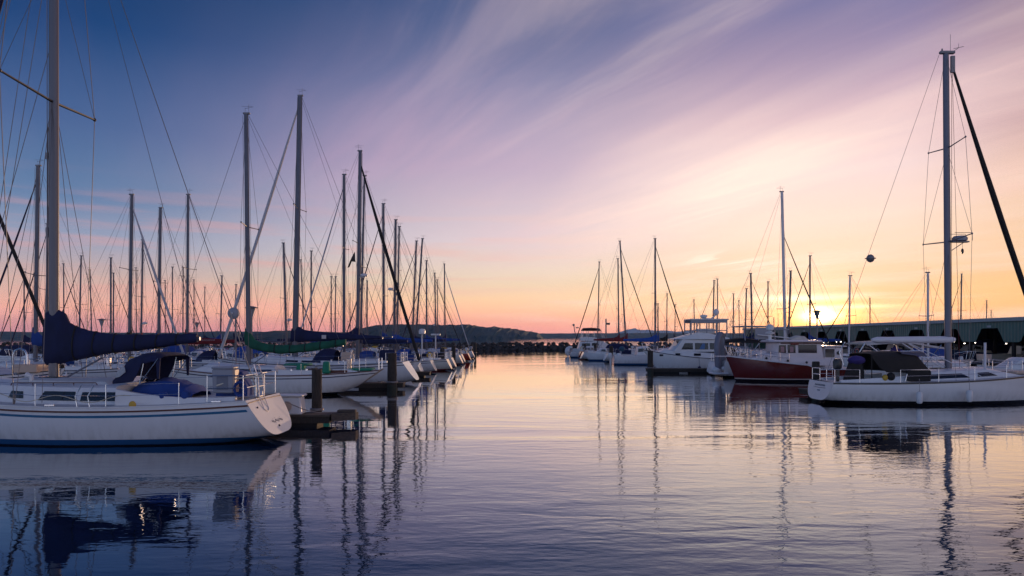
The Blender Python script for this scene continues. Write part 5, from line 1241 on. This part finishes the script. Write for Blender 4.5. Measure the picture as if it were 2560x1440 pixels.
for x in (-2.9, -1.0, .4):
    for sd in (1, -1): m.tube([(x+.2, sd*1.2, 2.1), (x, sd*1.2, 3.95 if x < 0 else 3.75)], .05, 6)
m.box(-2.0, -1.0, -1.2, -1.16, 3.0, 3.9); m.build('bridge_frame', M_grey, K)
m = MB(); m.tube([(-1.9, -1.4, 3.35), (1.0, -1.4, 3.05)], .05, 6); m.build('side_boom', M_plastic, K)
rail(MB(), hK, 0, 4.2, h=.65, n=5, r=.02, wr=.014).build('bow_rail', M_chrome, K)

# J: centre-cockpit cruiser behind E with cream bimini
J = empty('motor_cruiser', (25.2, 41.5, 0), pi, 'white boat with curved cream bimini between the red cruiser and the white boom', 'motor cruiser', 'motor cruisers in the right row')
hJ = Hull(-4.6, 4.4, 1.6, 1.2, 1.15, 1.5, ts=.85, rake=.2, ob=1.0, zbs=.0, draft=.4, full=.5)
hJ.mesh(20, 8).build('hull', M_hull2, J); hJ.transom(8).build('transom', M_hull2, J, smooth=False); hJ.deck(16).build('deck', M_deck, J)
MB().loft(house_rings(-2, 2.6, lambda x: min(hJ.bw(x)*.7, 1.1), lambda x: hJ.sh(x), .5, slope_f=1.2, slope_a=.1, tumble=.12, n=16)).build('cabin', M_cabin, J)
m = MB(); rr = []
for i in range(11):
    q = i/10; x = 4.4-4.6*q+(-.1); z = 2.78+.12*sin(pi*min(1, q*1.15))-.22*max(0, q-.6)/.4
    rr.append([(x, -1.35, z-.12), (x, -1.2, z), (x, -.5, z+.06), (x, .5, z+.06), (x, 1.2, z), (x, 1.35, z-.12), (x, 1.2, z-.07), (x, -1.2, z-.07)])
m.loft(rr); m.build('bimini', M_cream, J)
m = MB()
for x in (4.2, 2.6, 1.0, -.1):
    for sd in (1, -1): m.tube([(2.2 if x > 2 else 1.0, sd*1.2, 1.3), (x, sd*1.3, 2.7)], .025, 5)
m.tube([(4.5, 1.1, 1.4), (4.7, 1.2, 2.2), (4.35, 1.25, 2.85)], .035, 6); m.tube([(4.5, -1.1, 1.4), (4.7, -1.2, 2.2), (4.35, -1.25, 2.85)], .035, 6)
m.build('bimini_frame', M_chrome, J)
m = MB(); m.loft([[(3.0, .9, 1.95), (3.0, 1.1, 1.95), (2.95, 1.0, 2.1)], [(2.5, .8, 1.9), (2.5, 1.25, 1.9), (2.55, 1.0, 2.6)], [(1.9, .8, 1.95), (1.9, 1.25, 1.95), (1.8, 1.0, 2.3)], [(1.1, .9, 1.95), (1.1, 1.1, 1.95), (1.1, 1.0, 2.12)]]); m.build('hanging_sail_bag', M_purple, J)
rail(MB(), hJ, -3, 3.8, h=.6, n=5, r=.018, wr=.012).build('lifeline', M_chrome, J)

# H: small white outboard boat, stern left
motorboat((WX(1600, 79), 79, 0), 1, 6.2, 1.25, 'white open boat with outboard engines behind the flybridge cruiser bow', group='small motor boats in the right row', high=1.25)
Hh = empty('outboard_engine', (WX(1546, 79), 78.6, 0), 0, 'pale tilted outboard engines with dark blue cover at the stern of the small white boat', 'outboard engine')
m = MB(); m.loft([[(.28*k*cos(a), .2*k*sin(a), z) for a in [2*pi*j/10 for j in range(10)]] for z, k in ((.3, .6), (.5, 1.1), (1.1, 1.2), (1.35, .7))]); m.build('engine_cowl', M_plastic, Hh)
m = MB(); m.sphere((.35, 0, 1.85), .36, .3, .32, n=10); m.build('engine_cover', mat('teal_canvas', (.02, .07, .12, 1), .8), Hh)
m = MB(); m.box(.1, .3, -.08, .08, -.3, 1.6); m.build('engine_leg', M_grey, Hh)
# I: small flybridge cruiser at the far end, stern left
Ib = empty('motor_cruiser', (WX(1482, 116), 116, 0), 0, 'small cruiser with arched canvas top, farthest left of the right row', 'motor cruiser', 'motor cruisers in the right row')
hI = Hull(-3.6, 4.4, 1.6, 1.3, 1.4, 1.9, ts=.9, rake=.1, ob=1.2, zbs=-.2, draft=.4, full=.5)
hI.mesh(18, 8).build('hull', M_hull, Ib); hI.transom(8).build('transom', M_hull, Ib, smooth=False); hI.deck(14).build('deck', M_deck, Ib)
MB().loft(house_rings(-2.6, 3.2, lambda x: min(hI.bw(x)*.85, 1.4), lambda x: hI.sh(x), 1.2, slope_f=1.8, slope_a=.1, tumble=.1, n=16)).build('cabin', M_cabin, Ib)
for w in side_windows([(-2, -.6, .35, .75, 0, 0), (-.3, .9, .35, .75, 0, -.2)], lambda x: min(hI.bw(x)*.85, 1.4), lambda x: hI.sh(x), 1.2, .1): w.build('window', M_glass, Ib, smooth=False)
m = MB(); m.loft([[(x, -1.2, 2.6), (x, -1.1, z), (x, 1.1, z), (x, 1.2, 2.6)] for x, z in ((-2.2, 3.2), (-1, 3.3), (.6, 3.15), (1.6, 2.8))]); m.build('flybridge', M_cabin, Ib)
m = MB(); m.loft([arch(x, 1.2, 4.3, 4.3+z) for x, z in ((-1.9, .2), (-1.6, .5), (-.2, .55), (1.0, .45), (1.3, .15))], closed=False, caps=False); m.build('canvas_top', M_black, Ib)
m = MB()
for x, xt in ((-1.9, -1.7), (-.9, -.9), (.2, .2), (1.9, 1.1)):
    for sd in (1, -1): m.tube([(x, sd*1.1, 3.1), (xt, sd*1.1, 4.5)], .045, 5)
m.build('top_frame', M_chrome, Ib)
m = MB(); m.tube([(-2.6, 0, 2.8), (-3.1, 0, 4.3), (-3.2, 0, 5.2)], .07, 6); m.sphere((-3.25, 0, 5.3), .22, n=8); m.box(-2.9, -2.4, -.1, .1, 4.75, 4.95); m.build('aft_mast', M_maststeel, Ib)
m = MB(); m.sphere((-4.3, -.6, .85), .5, .4, .75, n=10); m.sphere((-3.9, -.3, 1.5), .45, .3, .25, n=8); m.build('outboard', M_plastic, Ib)
# small dark-hulled boats tucked between the fingers in front of it
motorboat((WX(1515, 96), 93, 0), -1, 7, 1.3, 'low boat with dark stern canopy beside the far right pilings', canopy=M_navy, group='small motor boats in the right row')
motorboat((WX(1462, 112), 108, 0), 1, 5.5, 1.1, 'small white tender with raised outboard at the far end of the right row', group='small motor boats in the right row')
# tall antennas behind the far end
sp_ = empty('signal_pole', (WX(1515, 122), 122, 0), 0, 'short signal pole with a side lamp behind the small flybridge cruiser', 'pole')
m = MB(); m.tube([(0, 0, 0), (0, 0, WZ(797, 122))], .12, 6); m.build('post', M_maststeel, sp_)
m = MB(); m.box(.1, .7, -.1, .1, WZ(812, 122), WZ(807, 122), bev=.04); m.build('side_lamp', M_darkplastic, sp_)

# ------------------------------------------------------------------ covered moorage shed
SX = 55.0
S = empty('boat_shed', (SX, 110, 0), 0, 'long green metal covered moorage shed along the right side', 'boat shed')
Y0, Y1 = 58-110, 162-110
ZT, ZB = WZ(792, SX*F/1280), 2.75
ZG = ZT-.42
m = MB(); m.box(-.35, .1, Y0, Y1, ZG, ZT, bev=.03); m.build('gutter', M_shedtrim, S)
m = MB(); m.loft([[(-.1, y, ZT-.02), (9, y, ZT+.35), (18, y, ZT-.02), (18, y, ZT-.3), (-.1, y, ZT-.3)] for y in (Y0, Y1)]); m.build('roof', M_shedtrim, S)
# siding: one corrugated sheet with hexagonal boat openings cut along its lower edge
cents = [78.6+7.1*k for k in range(-3, 12)]
def edge(y):
    for c in cents:
        u = (y-c)
        if abs(u) < 2.35:
            if abs(u) < 1.35: return 4.22
            return 2.65+(2.35-abs(u))/1.0*1.57
    return 2.65
ys = []; y = 58.0
while y <= 162: ys.append(y); y += .25
m = MB(); ra, rb2 = [], []
for i, y in enumerate(ys):
    o = .03*(i % 2); e_ = edge(y)
    ra.append([(o-.04, y-110, ZG), (o-.04, y-110, e_), (o+.02, y-110, e_), (o+.02, y-110, ZG)])
m.loft(ra, True, True); m.build('siding', M_shedgreen, S, smooth=False)
rs = random.Random(2)
for c in cents:
    m = MB()
    for dy in (-3.55,):
        m.box(.05, .35, c+dy-110-.15, c+dy-110+.15, -1, ZG)
        m.box(8, 8.3, c+dy-110-.15, c+dy-110+.15, -1, ZT-.1); m.box(16.8, 17.1, c+dy-110-.15, c+dy-110+.15, -1, ZT-.2)
        m.box(.1, 17, c+dy-110-.1, c+dy-110+.1, ZG-.5, ZG-.2)
    m.build('shed_post', M_sheddark, S)
    m = MB(); m.box(-.07, -.045, c-110-.35, c-110+.35, 4.3, 4.55); m.build('berth_number_plate', M_shedtrim, S)
m = MB(); m.box(17.4, 17.6, Y0, Y1, .5, ZT-.3); m.build('back_wall', M_sheddark, S, smooth=False)
m = MB(); m.box(.2, 17.3, Y0, Y0+.15, .6, ZT-.3); m.box(.2, 17.3, Y1-.15, Y1, .6, ZT-.3); m.build('end_wall', M_shedgreen, S, smooth=False)
m = MB(); m.box(-2.2, .0, Y0, Y1, .1, .45, bev=.02); m.build('walkway', M_sheddark, S)
for i, c in enumerate(cents):
    for k in range(3):
        y = c+rs.uniform(-2.8, 2.8); x = SX+rs.uniform(1.5, 12); z = rs.uniform(2.0, 2.5) if x < SX+8 else rs.uniform(2.2, 2.6)
        if k < 2: z = 2.45+rs.uniform(-.1, .1)
        r = empty('shed_lamp', (x, y, z), 0, 'small bright lamp glowing inside the covered moorage shed', 'lamp', 'lamps glowing inside the shed')
        m = MB(); q = rs.uniform(.04, .085); m.sphere((0, 0, 0), q, q*rs.uniform(.8, 2.2), q*.7, n=8, m=4); m.build('bulb', M_lamp, r)
        m = MB(); m.tube([(0, 0, q*.6), (0, 0, 4.2-z)], .012, 4); m.lathe(0, 0, [(q*1.4, q*.6), (q*1.1, q*.9), (.02, q*1.2)], 8); m.build('lamp_hanger', M_sheddark, r)
labs = ['first', 'second', 'third', 'fourth', 'fifth', 'sixth', 'seventh', 'eighth', 'ninth', 'tenth', 'eleventh', 'twelfth']
for i, c in enumerate(cents[1:12]):
    motorboat((SX+9, c+.3, 0), 1 if i % 2 else -1, 9, 1.6, 'shaded boat berthed in the %s shed bay from the near end' % labs[i], hm=(M_hull4, M_hull3)[i % 2], canopy=(M_navy, M_black, M_brownc, None)[i % 4], group='boats berthed inside the shed', high=1.25, outb=False)

# ------------------------------------------------------------------ loose gear on the boats (each piece a part of its boat)
def add_gear():
    rg = random.Random(11)
    cols = [M_blue, M_orange, M_navy, M_plastic, M_green2, M_yellow, M_black, M_red, M_plastic]
    for (root, hl, dist) in GEAR:
        if hl in (hB, hC): continue
        n = 5 if dist < 70 else 4
        for k in range(n):
            t = rg.random()
            if t < .3:      # fender on the topsides
                x = hl.xs+hl.L*rg.uniform(.2, .75); sd = rg.choice((1, -1)); y = sd*(hl.bw(x)+.12); z = hl.sh(x)
                m = MB(); m.lathe(x, y, [(.02, z-.75), (.11, z-.7), (.12, z-.3), (.05, z-.2), (.01, z-.05)], 8); m.build('fender', rg.choice((M_plastic, M_navy, M_plastic)), root)
            elif t < .55:   # folded bag or sail on deck
                x = hl.xs+hl.L*rg.uniform(.1, .9); y = rg.uniform(-.5, .5)*hl.bw(x); z = hl.sh(x)
                m = MB(); m.sphere((x, y, z+.5 if abs(x) < hl.L*.2 else z+.12), rg.uniform(.25, .6), .2, rg.uniform(.12, .22), n=8, m=5); m.build('sail_bag', rg.choice(cols), root)
            elif t < .7:    # outboard on the rail
                x = hl.xs+.15; y = rg.choice((1, -1))*hl.bw(x)*.6; z = hl.sh(x)
                m = MB(); m.box(x-.2, x+.2, y-.13, y+.13, z+.35, z+.75, bev=.08); m.box(x-.06, x+.06, y-.05, y+.05, z-.3, z+.35); m.build('stowed_outboard', rg.choice((M_darkplastic, M_plastic, M_grey)), root)
            elif t < .85:   # horseshoe buoy on the stern rail
                x = hl.xs+.3; y = rg.choice((1, -1))*hl.bw(x)*.8; z = hl.sh(x)+.45
                m = MB(); m.tube([(x+.22*cos(a), y, z+.25*sin(a)) for a in [pi*(-.25+1.5*q/8) for q in range(9)]], .06, 6); m.build('horseshoe_buoy', rg.choice((M_yellow, M_plastic, M_orange)), root)
            else:           # weather cloth along the lifelines
                xa = hl.xs+1.0; sd = rg.choice((1, -1)); m = MB()
                m.loft([[(x, sd*(hl.bw(x)-.05), hl.sh(x)+.05), (x, sd*(hl.bw(x)-.05), hl.sh(x)+.55), (x, sd*(hl.bw(x)-.07), hl.sh(x)+.55), (x, sd*(hl.bw(x)-.07), hl.sh(x)+.05)] for x in (xa, xa+.9, xa+1.9)])
                m.build('weather_cloth', rg.choice((M_blue, M_navy, M_royal)), root)
add_gear()
# ------------------------------------------------------------------ sea air
HAZE = True
if HAZE:
    m = bpy.data.materials.new('sea_haze'); m.use_nodes = True; t = m.node_tree; t.nodes.clear()
    pv = node(t, 'ShaderNodeVolumePrincipled'); pv.inputs['Color'].default_value = (.3, .6, 1, 1); pv.inputs['Density'].default_value = 2.8e-5; pv.inputs['Anisotropy'].default_value = .1
    oo = node(t, 'ShaderNodeOutputMaterial'); t.links.new(pv.outputs[0], oo.inputs['Volume'])
    hb = MB(); hb.box(-15500, 15500, -100, 15000, -4, 420); tag(hb.build('haze', m, smooth=False), 'thin bluish sea haze over the harbour', kind='stuff')
